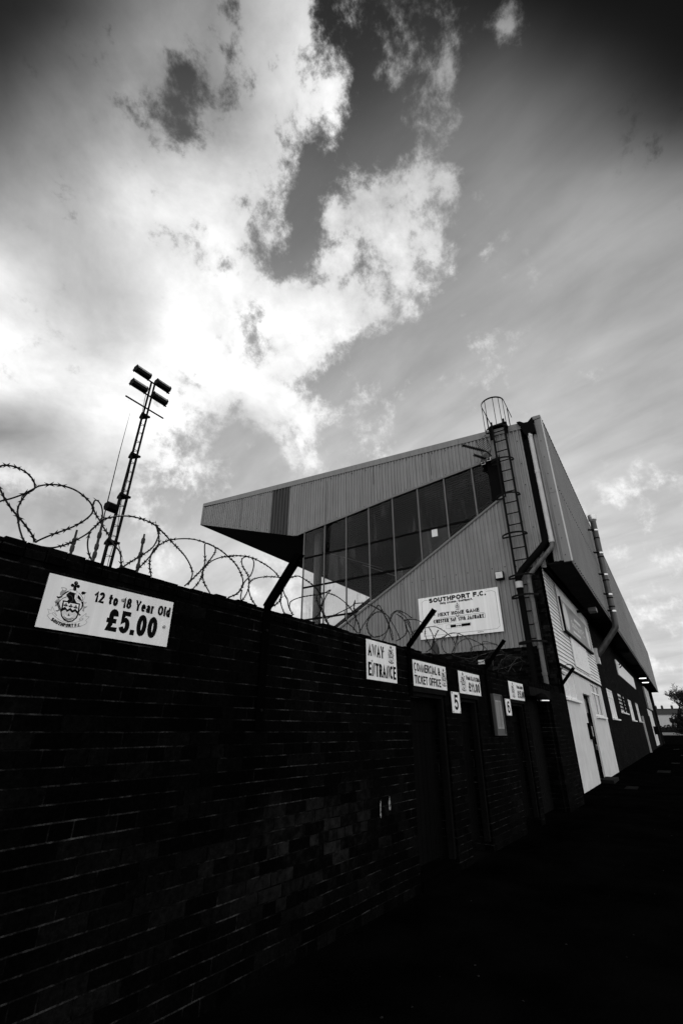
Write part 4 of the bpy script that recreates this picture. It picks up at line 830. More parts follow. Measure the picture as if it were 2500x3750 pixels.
# ================================================================== GRANDSTAND
stand = thing('grandstand', 'grey corrugated football grandstand with glazed gable end and white ground floor', 'grandstand', (XG, YF, 0))
SO = Vector((XG, YF, 0))
def S_(mb, name, mats, smooth=False, parent=None):
    """build a mesh given in world coordinates as a part of the stand"""
    mb.v = [(v[0]-SO.x, v[1]-SO.y, v[2]-SO.z) for v in mb.v]
    return mb.build(name, mats, parent or stand, smooth)
def zroof(y): return E+10.85+(y-2.43)*.080
def lerp(a, b_, t): return a+(b_-a)*t
def pw(pts):
    def f(y):
        if y <= pts[0][0]: return pts[0][1]
        for (a, za), (b_, zb) in zip(pts[:-1], pts[1:]):
            if y <= b_: return lerp(za, zb, (y-a)/(b_-a))
        return pts[-1][1]
    return f
zglass = pw([(3.48, E+9.70), (4.62, E+9.57), (8.21, E+9.22), (10.6, E+8.92), (13.0, E+8.68)])
zstair = pw([(3.3, E+8.10), (3.95, E+7.74), (7.59, E+5.68), (10.96, E+3.84), (14.0, E+2.15)])
zsoff = pw([(13.0, E+8.66), (13.45, E+8.60), (13.75, E+8.66), (20.78, E+10.95)])
def ribbed(mb, y0, y1, zlo, zhi, x, pitch=.15, depth=.042, extra=(), sign=1, axis='y', flip=0):
    """trapezoidal sheet in the plane x = const (axis y) or y = const (axis x)"""
    st = []; p = y0
    while p < y1:
        for fr, d in ((0, 0), (.42, 0), (.55, 1), (.87, 1)):
            q = p+fr*pitch
            if q < y1: st.append((q, d))
        p += pitch
    st.append((y1, 0))
    for e in extra:
        if y0 < e < y1:
            for k in range(len(st)-1):
                if st[k][0] < e < st[k+1][0]:
                    t = (e-st[k][0])/(st[k+1][0]-st[k][0]); st.insert(k+1, (e, lerp(st[k][1], st[k+1][1], t))); break
    vs = []; fs = []
    for (q, d) in st:
        off = x-d*depth*sign
        if axis == 'y': vs += [(off, q, zlo(q)), (off, q, zhi(q))]
        else: vs += [(q, off, zlo(q)), (q, off, zhi(q))]
    for i in range(len(st)-1): fs.append((2*i, 2*i+2, 2*i+3, 2*i+1))
    mb.add(vs, fs)
def dots(mb, pts, r=.016, x=None):
    for (y, z) in pts: mb.tube([(x, y, z), (x-.02, y, z)], r, 6)

cz = lambda v: (lambda q: v)
trim = lambda y: zroof(y)-.26
# fascia sheets above the glass and beyond it to the tip; the fixing bolts are part of the sheets
rnd = random.Random(2)
mb = MB(); ribbed(mb, 3.48, 14.08, lambda y: zsoff(y) if y > 13.0 else zglass(y), trim, XG, extra=(4.62, 8.21, 10.6, 13.0, 13.45, 13.75))
ribbed(mb, 15.28, 20.78, zsoff, trim, XG)
mb.cur = 1
for yq, a_, b2 in ((11.72, .1, 1.0), (9.1, .0, .5), (17.5, .0, 1.0), (6.3, .0, .8)):     # open laps between sheets
    z0_ = zsoff(yq) if yq > 13 else zglass(yq); z1_ = trim(yq)
    mb.box(XG-.046, XG-.040, yq-.008, yq+.008, lerp(z1_, z0_, b2), lerp(z1_, z0_, a_))
y = 3.8
while y < 20:
    dots(mb, [(y, trim(y)-.10-rnd.uniform(0, .06))], .018, XG-.03)
    if y < 12.8: dots(mb, [(y+.1, zglass(y+.1)+.09)], .018, XG-.03)
    elif y < 20.2: dots(mb, [(y+.1, zsoff(y+.1)+.16)], .018, XG-.03)
    y += rnd.choice((.45, .6, .75))
S_(mb, 'fascia_cladding', ['sheet', 'black_paint'])
mb = MB(); ribbed(mb, 14.08, 15.28, zsoff, trim, XG+.005, pitch=.2, depth=.05)
pl('darker replacement sheets in the fascia', S_(mb, 'fascia_cladding', 'sheet_dark'))
# lower cladding below the raking line and full height next to the corner
mb = MB(); ribbed(mb, 2.55, 3.07, cz(E+5.0), trim, XG, extra=()); ribbed(mb, 3.07, 3.47, cz(E+2.48), trim, XG, extra=())
ribbed(mb, 3.47, 12.6, cz(E+2.48), lambda y: zstair(y)-.02, XG, extra=(3.95, 7.59, 10.96))
mb.cur = 1
dots(mb, [(y, E+5.23+.005*y) for y in [3.9+.45*k for k in range(13)]], .02, XG-.03)
dots(mb, [(y, E+2.95) for y in [4.9, 5.9, 6.4, 7.1, 7.7, 8.3]], .02, XG-.03)
for z in (5.4, 6.5, 7.3, 8.2, 9.1, 10.1): dots(mb, [(2.72, E+z)], .018, XG-.03)
S_(mb, 'gable_cladding', ['sheet', 'black_paint'])
# verge trim and its lap joints
mb = MB(); ya = 2.5
for yb in (5.0, 7.2, 10.0, 12.6, 14.9, 17.6, 20.80):
    z0a, z0b = trim(ya)-.02, trim(yb)-.02; z1a, z1b = zroof(ya), zroof(yb)
    if yb > 20: z0b = zroof(yb)-.20
    mb.prism([(ya+.006, z0a), (yb-.002, z0b), (yb-.002, z1b), (ya+.006, z1a)], XG-.062, XG+.10, lambda a, b_, d: (d, a, b_)); ya = yb
mb.prism([(20.70, E+10.93), (20.81, E+10.93), (20.81, zroof(20.8)-.22), (20.70, zroof(20.7)-.22)], XG-.05, XG+.1, lambda a, b_, d: (d, a, b_))
mb.prism([(20.815, E+10.93), (20.84, E+10.93), (20.84, zroof(20.8)), (20.815, zroof(20.8))], XG-.04, XE, lambda a, b_, d: (d, a, b_))
S_(mb, 'verge_trim', 'flashing')
# roof: top deck and the dark underside
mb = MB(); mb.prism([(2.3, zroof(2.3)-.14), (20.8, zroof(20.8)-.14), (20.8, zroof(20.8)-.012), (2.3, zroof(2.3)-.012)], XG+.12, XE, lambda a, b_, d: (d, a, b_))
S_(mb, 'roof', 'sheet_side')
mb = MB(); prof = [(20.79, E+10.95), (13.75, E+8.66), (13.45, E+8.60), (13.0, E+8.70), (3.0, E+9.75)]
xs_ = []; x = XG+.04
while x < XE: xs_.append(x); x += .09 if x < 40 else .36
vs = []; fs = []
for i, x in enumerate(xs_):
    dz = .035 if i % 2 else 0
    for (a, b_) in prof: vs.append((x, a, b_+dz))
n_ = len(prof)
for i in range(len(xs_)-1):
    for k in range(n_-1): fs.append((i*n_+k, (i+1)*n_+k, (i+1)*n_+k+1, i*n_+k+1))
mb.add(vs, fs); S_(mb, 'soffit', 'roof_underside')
# raking terrace, back wall and far end inside
mb = MB()
mb.prism([(3.0, E+7.6), (14.2, E+1.5), (14.2, 0), (3.0, 0)], XG+.6, XE-.3, lambda a, b_, d: (d, a, b_)); S_(mb, 'terrace', 'concrete_dark')
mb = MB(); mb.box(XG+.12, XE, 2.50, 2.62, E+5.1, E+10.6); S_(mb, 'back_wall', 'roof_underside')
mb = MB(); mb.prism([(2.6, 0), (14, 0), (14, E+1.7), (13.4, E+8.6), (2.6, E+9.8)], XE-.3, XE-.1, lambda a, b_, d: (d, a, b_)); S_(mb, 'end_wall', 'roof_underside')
# tubular columns at the front of the seating
for x in (XG+.75, XG+12, XG+24, XG+36, XG+48, XG+60):
    mb = MB(); mb.tube([(x, 12.72, 0), (x, 12.72, E+8.85)], .19, 20)
    for z in (3.2, 5.6, 8.0): mb.tube([(x, 12.72, E+z-.02), (x, 12.72, E+z+.02)], .194, 20)
    S_(mb, 'column', 'pipe_grey', True)
# glazing
ML = [13.0, 11.8, 10.6, 9.41, 8.21, 7.01, 5.81, 4.62, 3.48]
TR = [E+7.33, E+5.905, E+4.42]
rails = []
for a, b_ in zip(ML[1:], ML[:-1]):
    lv = [None]+sorted(TR, reverse=True)+[None]
    for k in range(len(lv)-1):
        zt = (lambda y: zglass(y)) if lv[k] is None else cz(lv[k])
        zb = zstair if lv[k+1] is None else (lambda y, q=lv[k+1]: max(q, zstair(y)))
        ys_ = [lerp(a+.02, b_-.02, i/8) for i in range(9)]
        poly = [(y, zb(y)) for y in ys_ if zt(y)-zb(y) > .03]
        if len(poly) < 2: continue
        topp = [(y, zt(y)) for y, _ in poly][::-1]
        mb = MB(); mb.prism(poly+topp, XG+.012, XG+.018, lambda p, q, d: (d, p, q)); S_(mb, 'glass_pane', 'stand_glass_filmed' if (round(a, 2), k) in ((10.6, 1), (5.81, 1), (7.01, 2)) else 'stand_glass')
for y in ML:
    mb = MB(); mb.box(XG-.03, XG+.035, y-.022, y+.022, zstair(y), zglass(y)-.012); S_(mb, 'mullion', 'mullion')
for z in TR:
    ylo = 3.48
    for y in [3.48+.02*k for k in range(480)]:
        if zstair(y) < z: ylo = y; break
    mb = MB(); segs = [m_ for m_ in ML if m_ > ylo]+[ylo]
    for a, b_ in zip(segs[:-1], segs[1:]): mb.box(XG-.012, XG+.028, b_+.030, a-.030, z-.04, z+.04)
    S_(mb, 'transom', 'timber_grey')
# sill flashing on the rake and the rail seen behind the glass
mb = MB(); ys_ = [3.5, 3.95, 7.59, 10.96, 12.98]
mb.prism([(y, zstair(y)-.05) for y in ys_]+[(y, zstair(y)+.04) for y in ys_[::-1]], XG-.075, XG-.038, lambda a, b_, d: (d, a, b_))
S_(mb, 'raking_sill', 'mullion')
mb = MB(); mb.prism([(y, zstair(y)+.20) for y in ys_]+[(y, zstair(y)+.36) for y in ys_[::-1]], XG+.10, XG+.16, lambda a, b_, d: (d, a, b_))
S_(mb, 'raking_rail', 'timber_grey')
# top sill between glass and fascia
mb = MB(); ys_ = [3.48, 4.62, 8.21, 10.6, 13.0]
mb.prism([(y, zglass(y)-.045) for y in ys_]+[(y, zglass(y)+.03) for y in ys_[::-1]], XG-.06, XG-.036, lambda a, b_, d: (d, a, b_)); S_(mb, 'head_flashing', 'mullion')
# interior rails glinting behind the glass
mb = MB(); mb.tube([(XG+1.2, 12.4, E+7.85), (XG+4, 11.0, E+7.6)], .02, 6); mb.tube([(XG+1.2, 10.5, E+6.9), (XG+4, 8.9, E+6.4)], .02, 6); S_(mb, 'roof_stay', 'galvanised')
# plain black panel over the end of the glazing, beside the ladder
mb = MB(); mb.prism([(3.46, E+7.95), (3.98, E+7.70), (3.98, E+9.66), (3.46, E+9.72)], XG-.055, XG+.05, lambda a, b_, d: (d, a, b_)); pl('black panel over the end bay of the glazing', S_(mb, 'black_panel', 'black_paint'))

# ---- corner: gutter, pipes and flashings
mb = MB(); mb.prism([(2.30, E+10.1), (2.00, E+10.2), (2.02, E+10.86), (2.20, E+10.70), (2.34, E+10.72), (2.48, E+10.84), (2.60, E+10.85), (2.48, E+10.62), (2.42, E+10.3)], XG-.20, XG+.30, lambda a, b_, d: (d, a, b_)); S_(mb, 'hopper', 'black_paint')
mb = MB(); mb.prism([(2.285, E+10.1), (2.46, E+10.1), (2.50, E+9.8), (2.46, E+9.5), (2.54, E+8.5), (2.54, E+5.6), (2.285, E+5.6)], XG-.005, XG+.3, lambda a, b_, d: (d, a, b_)); pl('black strip in the cladding behind the downpipes', S_(mb, 'black_strip', 'black_paint'))  # solid black block filling the gap between the sheets
mb = MB(); mb.tube([(XG-.10, 2.39, E+6.3), (XG-.10, 2.42, E+5.85), (XG-.13, 2.62, E+5.62), (XG-.22, 3.30, E+4.97), (XG-.25, 3.47, E+4.72), (XG-.25, 3.47, E+4.3)], .115, 12)
mb.tube([(XG-.25, 3.47, E+4.36), (XG-.25, 3.47, E-.6)], .10, 12)
S_(mb, 'downpipe', 'black_paint', True)
mb = MB(); mb.tube([(XG-.25, 3.47, E+4.36), (XG-.25, 3.47, E+4.58)], .120, 12); S_(mb, 'pipe_collar', 'pvc_pipe', True)
mb = MB(); P0 = [(XG-.12, 2.22, E+10.20), (XG-.12, 2.22, E+5.80)]
mb.tube(P0, .078, 14)
for z in (10.12, 8.55, 5.85): mb.tube([(XG-.12, 2.22, E+z-.06), (XG-.12, 2.22, E+z+.06)], .090, 14)
S_(mb, 'downpipe', 'pvc_pipe', True)
mb = MB(); mb.tube([(XG-.12, 2.22, E+5.80), (XG-.13, 2.24, E+5.64), (XG-.15, 2.38, E+5.48), (XG-.22, 2.95, E+4.90), (XG-.24, 3.12, E+4.72), (XG-.24, 3.14, E+4.5), (XG-.24, 3.16, E-.8)], .075, 14)
for z in (4.5, 3.9, 3.2, 2.4, 1.6, .8): mb.tube([(XG-.24, 3.155, E+z-.05), (XG-.24, 3.155, E+z+.05)], .088, 14)
S_(mb, 'downpipe', 'pipe_grey', True)
mb = MB(); ribbed(mb, 1.98, 2.285, cz(E+5.14), cz(E+10.72), XG, pitch=.15); S_(mb, 'gable_cladding', 'sheet')
mb = MB()
for za, zb in ((5.07, 7.62), (7.63, 10.86)):
    mb.prism([(1.755, E+za), (1.98, E+za), (1.98, E+zb), (1.755, E+zb)], XG-.055, XG-.035, lambda a, b_, d: (d, a, b_))
mb.prism([(1.74, E+10.80), (2.03, E+10.78), (2.03, E+10.94), (1.74, E+10.92)], XG-.08, XG+.4, lambda a, b_, d: (d, a, b_))
mb.prism([(1.80, E+5.07), (1.98, E+5.07), (1.98, E+10.8), (1.80, E+10.8)], XG-.03, XG+.02, lambda a, b_, d: (d, a, b_))
mb.cur = 1; dots(mb, [(1.90, E+z) for z in (5.3, 5.9, 6.4, 7.1, 7.8, 8.4, 9.1, 9.8)], .013, XG-.055)
S_(mb, 'corner_flashing', ['flashing', 'black_paint'])
mb = MB(); mb.box(XG-.055, XG+.10, YO-.045, YO-.016, E+5.07, E+10.86); pl('light edge strip on the corner flashing', S_(mb, 'corner_flashing', 'flashing_light'))

# ---- street face: long upper cladding
zt2 = lambda x: E+lerp(10.86, 10.52, (x-XG)/(XE-XG))
zb2 = lambda x: E+5.06
mb = MB(); ribbed(mb, XG+.10, 45, zb2, zt2, YO, pitch=.16, depth=.03, axis='x')
ribbed(mb, 45, XE, zb2, zt2, YO, pitch=.4, depth=.03, axis='x')
mb.cur = 1
for z in (8.05,):
    x = XG+.5
    while x < 60: mb.tube([(x, YO-.02, E+z), (x, YO-.045, E+z)], .020, 5); x += .32 if x < 30 else .64
x = XG+.2
while x < 60:
    mb.tube([(x, YO-.02, E+5.12), (x, YO-.06, E+5.12)], .022, 5); mb.tube([(x, YO-.02, zt2(x)-.06), (x, YO-.06, zt2(x)-.06)], .022, 5); x += .32
S_(mb, 'street_cladding', ['sheet_side', 'black_paint'])
mb = MB(); mb.box(XG+.42, XE, YO-.045, YO+.5, E+10.86-.4, E+10.86-.43); mb.v = [(v[0], v[1], v[2]+(zt2(v[0])-zt2(XG))+.40) for v in mb.v]; S_(mb, 'ridge_capping', 'flashing')
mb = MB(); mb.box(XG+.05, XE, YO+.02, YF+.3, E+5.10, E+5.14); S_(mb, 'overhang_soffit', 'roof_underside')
mb = MB(); mb.box(XE-.02, XE, YO+.02, YF+.2, E+5.14, E+10.4); S_(mb, 'end_cladding', 'sheet_side')
for x in (38, 48, 60, 72):
    mb = MB(); mb.box(x, x+.2, YO+.05, YF, E+4.86, E+5.09); S_(mb, 'bracket_beam', 'black_paint')

# ---- masonry of the ground floor
mb = MB()
mb.box(XG+.02, XG+.32, 2.79, 12.5, 0, E+2.50)           # gable plinth wall
S_(mb, 'gable_plinth', 'brick_stand')
mb = MB(); mb.box(XG-.06, XG+.02, 2.72, 3.08, 0, E+5.07); mb.box(XG-.06, XG+.04, 2.72, 2.79, 0, E+5.07); S_(mb, 'corner_pier', 'brick_stand')
mb = MB(); cur = 26.12
for (a, b_, z0, z1) in ((28.1, 30.9, E+.58, E+2.0), (33.5, 37.4, E+1.02, E+2.05), (40.0, 43.1, E+.70, E+2.06), (46.8, 50.0, E+.72, E+2.13)):
    mb.box(cur, a, YF, YF+.3, 0, E+5.12); mb.box(a, b_, YF, YF+.3, 0, z0); mb.box(a, b_, YF, YF+.3, z1, E+5.12); cur = b_
mb.box(cur, 81.0, YF, YF+.3, 0, E+5.12)
S_(mb, 'facade_wall', 'brick_stand')
mb = MB(); mb.box(80.75, 81, YF+.3, 12, 0, E+5.1); S_(mb, 'end_masonry', 'brick_stand')
# white front: weatherboards
mb = MB(); z = E+1.93; pitch = .137
x0w, x1w = XG+.06, 26.1
while z < E+5.05:
    z1 = min(z+pitch, E+5.07)
    mb.add([(x0w, YF-.045, z), (x1w, YF-.045, z), (x1w, YF-.012, z1), (x0w, YF-.012, z1), (x0w, YF+.02, z), (x1w, YF+.02, z)], [(0,1,2,3), (4,5,1,0), (0,3,4), (1,5,2)])
    z = z1
mb.box(x0w, x1w, YF+.02, YF+.3, E+1.9, E+5.07)
S_(mb, 'weatherboarding', 'weatherboard')
mb = MB(); mb.box(XG+.04, 26.14, YF-.06, YF-.001, E+1.86, E+1.925); S_(mb, 'drip_rail', 'black_paint')
# rendered wall with openings
OP = [(XG+.12, 18.75, E+.93, E+1.82), (20.0, 21.5, .06, E+1.22), (22.45, 25.05, E+.55, E+1.84)]
mb = MB(); cur = XG+.06
for (a, b_, z0, z1) in OP:
    mb.box(cur, a, YF, YF+.3, 0, E+1.86) if a > cur else None
    if z0 > .1: mb.box(a, b_, YF, YF+.3, 0, z0)
    mb.box(a, b_, YF, YF+.3, z1, E+1.86); cur = b_
mb.box(cur, 25.9, YF, YF+.3, 0, E+1.86)
S_(mb, 'rendered_wall', 'render_white')
def window(a, b_, z0, z1, lights, tz=None, back='window_glass', bars=0, dark=False, y=YF, fm='upvc', blind_and_glare=None):
    fr = MB(); f = .075
    fr.box(a, b_, y+.03, y+.10, z0, z0+f); fr.box(a, b_, y+.03, y+.10, z1-f, z1); fr.box(a, a+f, y+.03, y+.10, z0+f, z1-f); fr.box(b_-f, b_, y+.03, y+.10, z0+f, z1-f)
    for k in range(1, lights):
        x = lerp(a, b_, k/lights); fr.box(x-f*.45, x+f*.45, y+.03, y+.10, z0+f, z1-f)
    if tz:
        for k in range(lights):
            xa = a+f if k == 0 else lerp(a, b_, k/lights)+f*.45; xb = b_-f if k == lights-1 else lerp(a, b_, (k+1)/lights)-f*.45
            fr.box(xa, xb, y+.03, y+.10, tz-f*.4, tz+f*.4)
    wo = S_(fr, 'window', fm)
    g = MB(); g.box(a+.02, b_-.02, y+.06, y+.07, z0+.02, z1-.02); go = S_(g, 'pane', back); go.parent = wo
    s_ = MB(); s_.box(a-.10, b_+.10, y-.10, y+.03, z0-.07, z0); so_ = S_(s_, 'sill', fm); so_.parent = wo
    if bars:
        q = MB()
        for k in range(1, bars+1):
            zz = lerp(z0, z1, k/(bars+1)); q.tube([(a, y-.005, zz), (b_, y-.005, zz)], .035, 6)
        q.tube([((a+b_)/2, y-.04, z0), ((a+b_)/2, y-.04, z1)], .05, 6)
        qo = S_(q, 'security_bars', 'black_paint'); qo.parent = wo
    if blind_and_glare:
        q = MB(); zz = z0+f
        while zz < z1-f:
            q.add([(a+f, y+.056, zz), (b_-f, y+.056, zz), (b_-f, y+.050, zz+.05), (a+f, y+.050, zz+.05)], [(0,1,2,3)]); zz += .055
        qo = S_(q, 'blind_and_glare', 'blind_and_glare'); qo.parent = wo
    return wo
window(*[OP[0][i] for i in (0, 1, 2, 3)], 2, blind_and_glare=1)
window(*OP[2], 2, tz=E+1.45)
window(28.1, 30.9, E+.58, E+2.0, 2, tz=E+1.62, back='blind_and_glare')  # bright sky reflection painted as pale panes, here and on the next three
window(33.5, 37.4, E+1.02, E+2.05, 3, bars=4, back='blind_and_glare')
window(40.0, 43.1, E+.70, E+2.06, 2, tz=E+1.62, back='blind_and_glare')
window(46.8, 50.0, E+.72, E+2.13, 2, tz=E+1.5, back='blind_and_glare', fm='ink_light')
# door with fanlight, threshold and step
mb = MB(); mb.box(20.0, 20.1, YF+.06, YF+.16, .06, E+1.22); mb.box(21.4, 21.5, YF+.06, YF+.16, .06, E+1.22); mb.box(20.1, 21.4, YF+.06, YF+.16, E+1.12, E+1.22); S_(mb, 'door_frame', 'timber_dark')
mb = MB(); mb.box(20.1, 21.4, YF+.12, YF+.17, .08, E+.62)
for k in (.12, .40, .72): mb.box(20.25, 21.25, YF+.10, YF+.118, lerp(.1, E+.6, k), lerp(.1, E+.6, k+.2))
do = S_(mb, 'door', 'timber_dark')
mb = MB(); mb.box(20.1, 21.4, YF+.10, YF+.13, E+.62, E+1.12); fo = S_(mb, 'fanlight', 'window_glass')
mb = MB(); mb.box(21.2, 21.3, YF+.06, YF+.10, .98, 1.16); mb.box(20.9, 21.3, YF+.03, YF+.06, 1.12, 1.15); ho = S_(mb, 'handle', 'grey_steel'); ho.parent = do
mb = MB(); mb.box(19.93, 21.57, YF-.06, YF-.001, E+1.235, E+1.28); S_(mb, 'door_canopy', 'render_white')
mb = MB(); mb.box(20.1, 21.6, YF-.40, YF-.002, 0, .10); S_(mb, 'doorstep', 'concrete')
# ---- mounted on the facade (things)
t = thing('club_banner', 'wide grey club banner with two pale ovals above the white front', 'banner', (18.24, YF-.12, E+3.25))
mb = MB(); mb.box(0, 6.5, 0, .03, 0, 1.16); mb.build('panel', 'banner_grey', t)
mb = MB()
for cxx, rx in ((.72, .45), (5.85, .42)):
    mb.add([(cxx+rx*math.cos(k*.3142), -.003, .60+.50*math.sin(k*.3142)) for k in range(20)], [tuple(range(20))])
pl('pale oval emblem shapes', mb.build('oval', 'ink_light', t))
mb = MB(); add_text(mb, 'Southport F.C.', 1.7, 4.9, .40, .68, -.003, .2); mb.add([(2.5, -.003, .76), (4.2, -.003, .76), (4.1, -.003, .88), (2.6, -.003, .88)], [(0,1,2,3)])
mb.add([(1.8, -.003, .18), (3.5, -.003, .18), (3.5, -.003, .28), (1.8, -.003, .28)], [(0,1,2,3)])
mb.build('lettering', 'ink_light', t)
mb = MB(); mb.box(-.06, 6.56, -.03, .06, -.07, -.001); mb.box(-.07, -.001, -.03, .06, 0, 1.2); mb.build('frame', 'black_paint', t)
mb = MB(); mb.box(-.20, -.08, .03, .06, -.05, 1.6); mb.box(-.2, 6.6, .04, .07, 1.17, 1.60); mb.build('backing_board', 'render_white', t)
t = thing('faded_notice', 'weathered pale panel with faded printing below the club banner', 'panel', (19.3, YF-.075, E+2.13))
mb = MB(); mb.box(0, 3.6, 0, .03, 0, 1.06); mb.build('panel', 'board_white', t)
mb = MB(); rnd = random.Random(4)
for i in range(34):
    x = rnd.uniform(.3, 3.2); z = rnd.uniform(.08, .95); w_ = rnd.uniform(.05, .3); h_ = rnd.uniform(.02, .05)
    mb.add([(x, -.002-.0001*i, z), (x+w_, -.002-.0001*i, z+.005), (x+w_*.9, -.002-.0001*i, z+h_), (x+.02, -.002-.0001*i, z+h_)], [(0,1,2,3)])
mb.build('faded_print', 'ink_light', t)
t = thing('facade_sign', 'long blank white sign on the dark brick under the overhang', 'sign', (37.1, YF-.06, E+3.40))
mb = MB(); mb.box(0, 14.6, 0, .055, 0, .98); mb.build('panel', 'board_white', t)
mb = MB()
for k in range(2): mb.bar((.2, -.25, .75-.2*k), (1.3, -.05, .75-.2*k), .05); 
mb.build('lamp_arm', 'black_paint', t)
t = thing('security_light', 'grey security light on an arm above the club banner', 'light', (22.6, YF-.05, E+4.75))
mb = MB(); mb.bar((0, 0, 0), (.1, -.55, .02), .12, .10); mb.build('arm', 'black_paint', t)
mb = MB(); mb.box(-.15, .35, -.80, -.50, -.08, .08); mb.build('housing', 'grey_steel', t)
t = thing('entry_box', 'small black keypad box left of the dark door', 'box', (19.75, YF-.10, 1.60))
mb = MB(); mb.box(-.16, .16, 0, .099, -.26, .26); mb.build('case', 'black_paint', t)
mb = MB(); mb.box(-.10, .10, -.01, -.001, -.16, .16); mb.build('faceplate', 'ink_grey', t)
t = thing('junction_box', 'pale box fixed beside the end of the weatherboarding', 'box', (26.25, YF-.16, E+2.95))
mb = MB(); mb.box(0, .5, 0, .159, 0, .72); mb.build('case', 'paper', t)
mb = MB(); mb.box(-.02, .52, -.02, .159, .721, .75); mb.build('lid', 'pipe_grey', t)
# flue with bands and cowl, bent back into the facade
t = thing('flue_pipe', 'tall silver flue pipe with banded joints on the street side cladding', 'flue', (26.5, 1.5, 0))
mb = MB(); fx = 0
mb.tube([(0, -.07, E+10.35), (0, .05, E+5.1), (0, .07, E+4.72)], .145, 16)
mb.tube([(0, .07, E+4.74), (0, .10, E+4.58), (0, .25, E+4.40), (0, .95, E+3.58), (0, 1.25, E+3.3)], .145, 16)
mb.build('pipe', 'flue', t, smooth=True)
mb = MB()
for z in (9.7, 8.42, 7.25, 6.22, 5.38):
    y = lerp(-.07, .05, (10.35-z)/5.25); mb.tube([(0, y, E+z-.04), (0, y, E+z+.04)], .155, 16)
mb.build('band', 'flue_band', t, smooth=True)
mb = MB()
for z in (9.25, 8.2, 6.95, 6.05, 5.6):
    y = lerp(-.07, .05, (10.35-z)/5.25); mb.tube([(0, y, E+z-.03), (0, y, E+z+.03)], .153, 16)
mb.build('joint_collar', 'black_paint', t, smooth=True)
mb = MB(); mb.tube([(0, -.07, E+10.2), (0, -.07, E+10.3), (0, -.07, E+10.31), (0, -.07, E+10.58)], [.14, .20, .205, .205], 16); mb.build('cowl', 'flue_band', t, smooth=True)
mb = MB()
for z in (9.7, 8.42, 7.25, 6.22, 5.38):
    y = lerp(-.07, .05, (10.35-z)/5.25); mb.bar((-.1, y, E+z), (-.35, YO-1.5, E+z), .07)
mb.build('stand_off', 'black_paint', t)
# far part of the facade
mb = MB(); mb.box(50.7, 51.1, YF-.12, YF-.001, 0, E+1.2); pl('pale grey boxed-in downpipe', S_(mb, 'downpipe', 'pvc_pipe'))
mb = MB(); mb.box(63.2, 72.0, YF-.03, YF-.001, .2, E+2.2); S_(mb, 'white_panel', 'render_white')
mb = MB(); mb.box(62.5, 63.4, YF-.06, YF-.031, .1, E+1.5); S_(mb, 'side_door', 'timber_dark')
t = thing('entrance_board', 'framed entrance board on the far end of the facade', 'sign', (63.5, YF-.2, E+2.3))
mb = MB(); mb.box(0, 9.0, 0, .15, 0, 2.2); mb.build('panel', 'banner_grey', t)
mb = MB()
for k in range(5): mb.add([(.6+k*1.6, -.01, .3), (1.5+k*1.6, -.01, .3), (1.9+k*1.6, -.01, 1.3), (1.0+k*1.6, -.01, 1.3)], [(0,1,2,3)])
mb.build('lettering', 'ink_light', t)
for (x, z, lab) in ((57.5, 4.72, 'nearer of the two round lights under the far overhang'), (61.5, 4.62, 'farther of the two round lights under the far overhang')):
    t = thing('downlight', lab, 'light', (x, 2.2, E+z), 0, 'round lights under the overhang')
    mb = MB(); mb.tube([(0, 0, .1), (0, 0, .46)], .36, 16); mb.build('housing', 'black_paint', t, smooth=True)
    mb = MB(); mb.tube([(0, 0, .06), (0, 0, .099)], .32, 16); mb.build('lens', 'lamp_lens', t, smooth=True)
t = thing('wall_box', 'black box on the far white panel', 'box', (66, YF-.5, E-.3))
mb = MB(); mb.box(0, 1.1, 0, .46, 0, .75); mb.build('case', 'black_paint', t)
mb = MB(); mb.box(-.05, 1.15, -.05, .46, .751, .80); mb.build('lid', 'dark_steel', t)

# ---- vents on the gable
t = thing('gable_light', 'small louvred light fitting beside the ladder on the gable', 'light', (XG-.20, 4.10, E+4.79))
mb = MB(); mb.box(0, .16, -.14, .14, 0, .28); mb.build('housing', 'dark_steel', t)
mb = MB()
for k in range(5): mb.box(-.02, -.001, -.12, .12, .04+.045*k, .075+.045*k)
mb.build('louvre', 'ink_light', t)
t = thing('air_brick', 'pale slatted air brick in the brickwork below the cladding', 'vent', (XG-.02, 5.15, E+2.03))
mb = MB(); mb.box(0, .039, -.11, .11, 0, .15); mb.build('frame', 'ink_dark', t)
mb = MB()
for k in range(5): mb.box(-.012, -.001, -.105, .105, .012+.028*k, .028+.028*k)
mb.build('slat', 'ink_light', t)
t = thing('paper_notice', 'blank white sheet of paper stuck inside the gable glass', 'notice', (XG+.008, 6.41, E+6.98))
mb = MB(); mb.box(-.004, 0, -.12, .12, 0, .345); mb.build('sheet', 'paper', t)

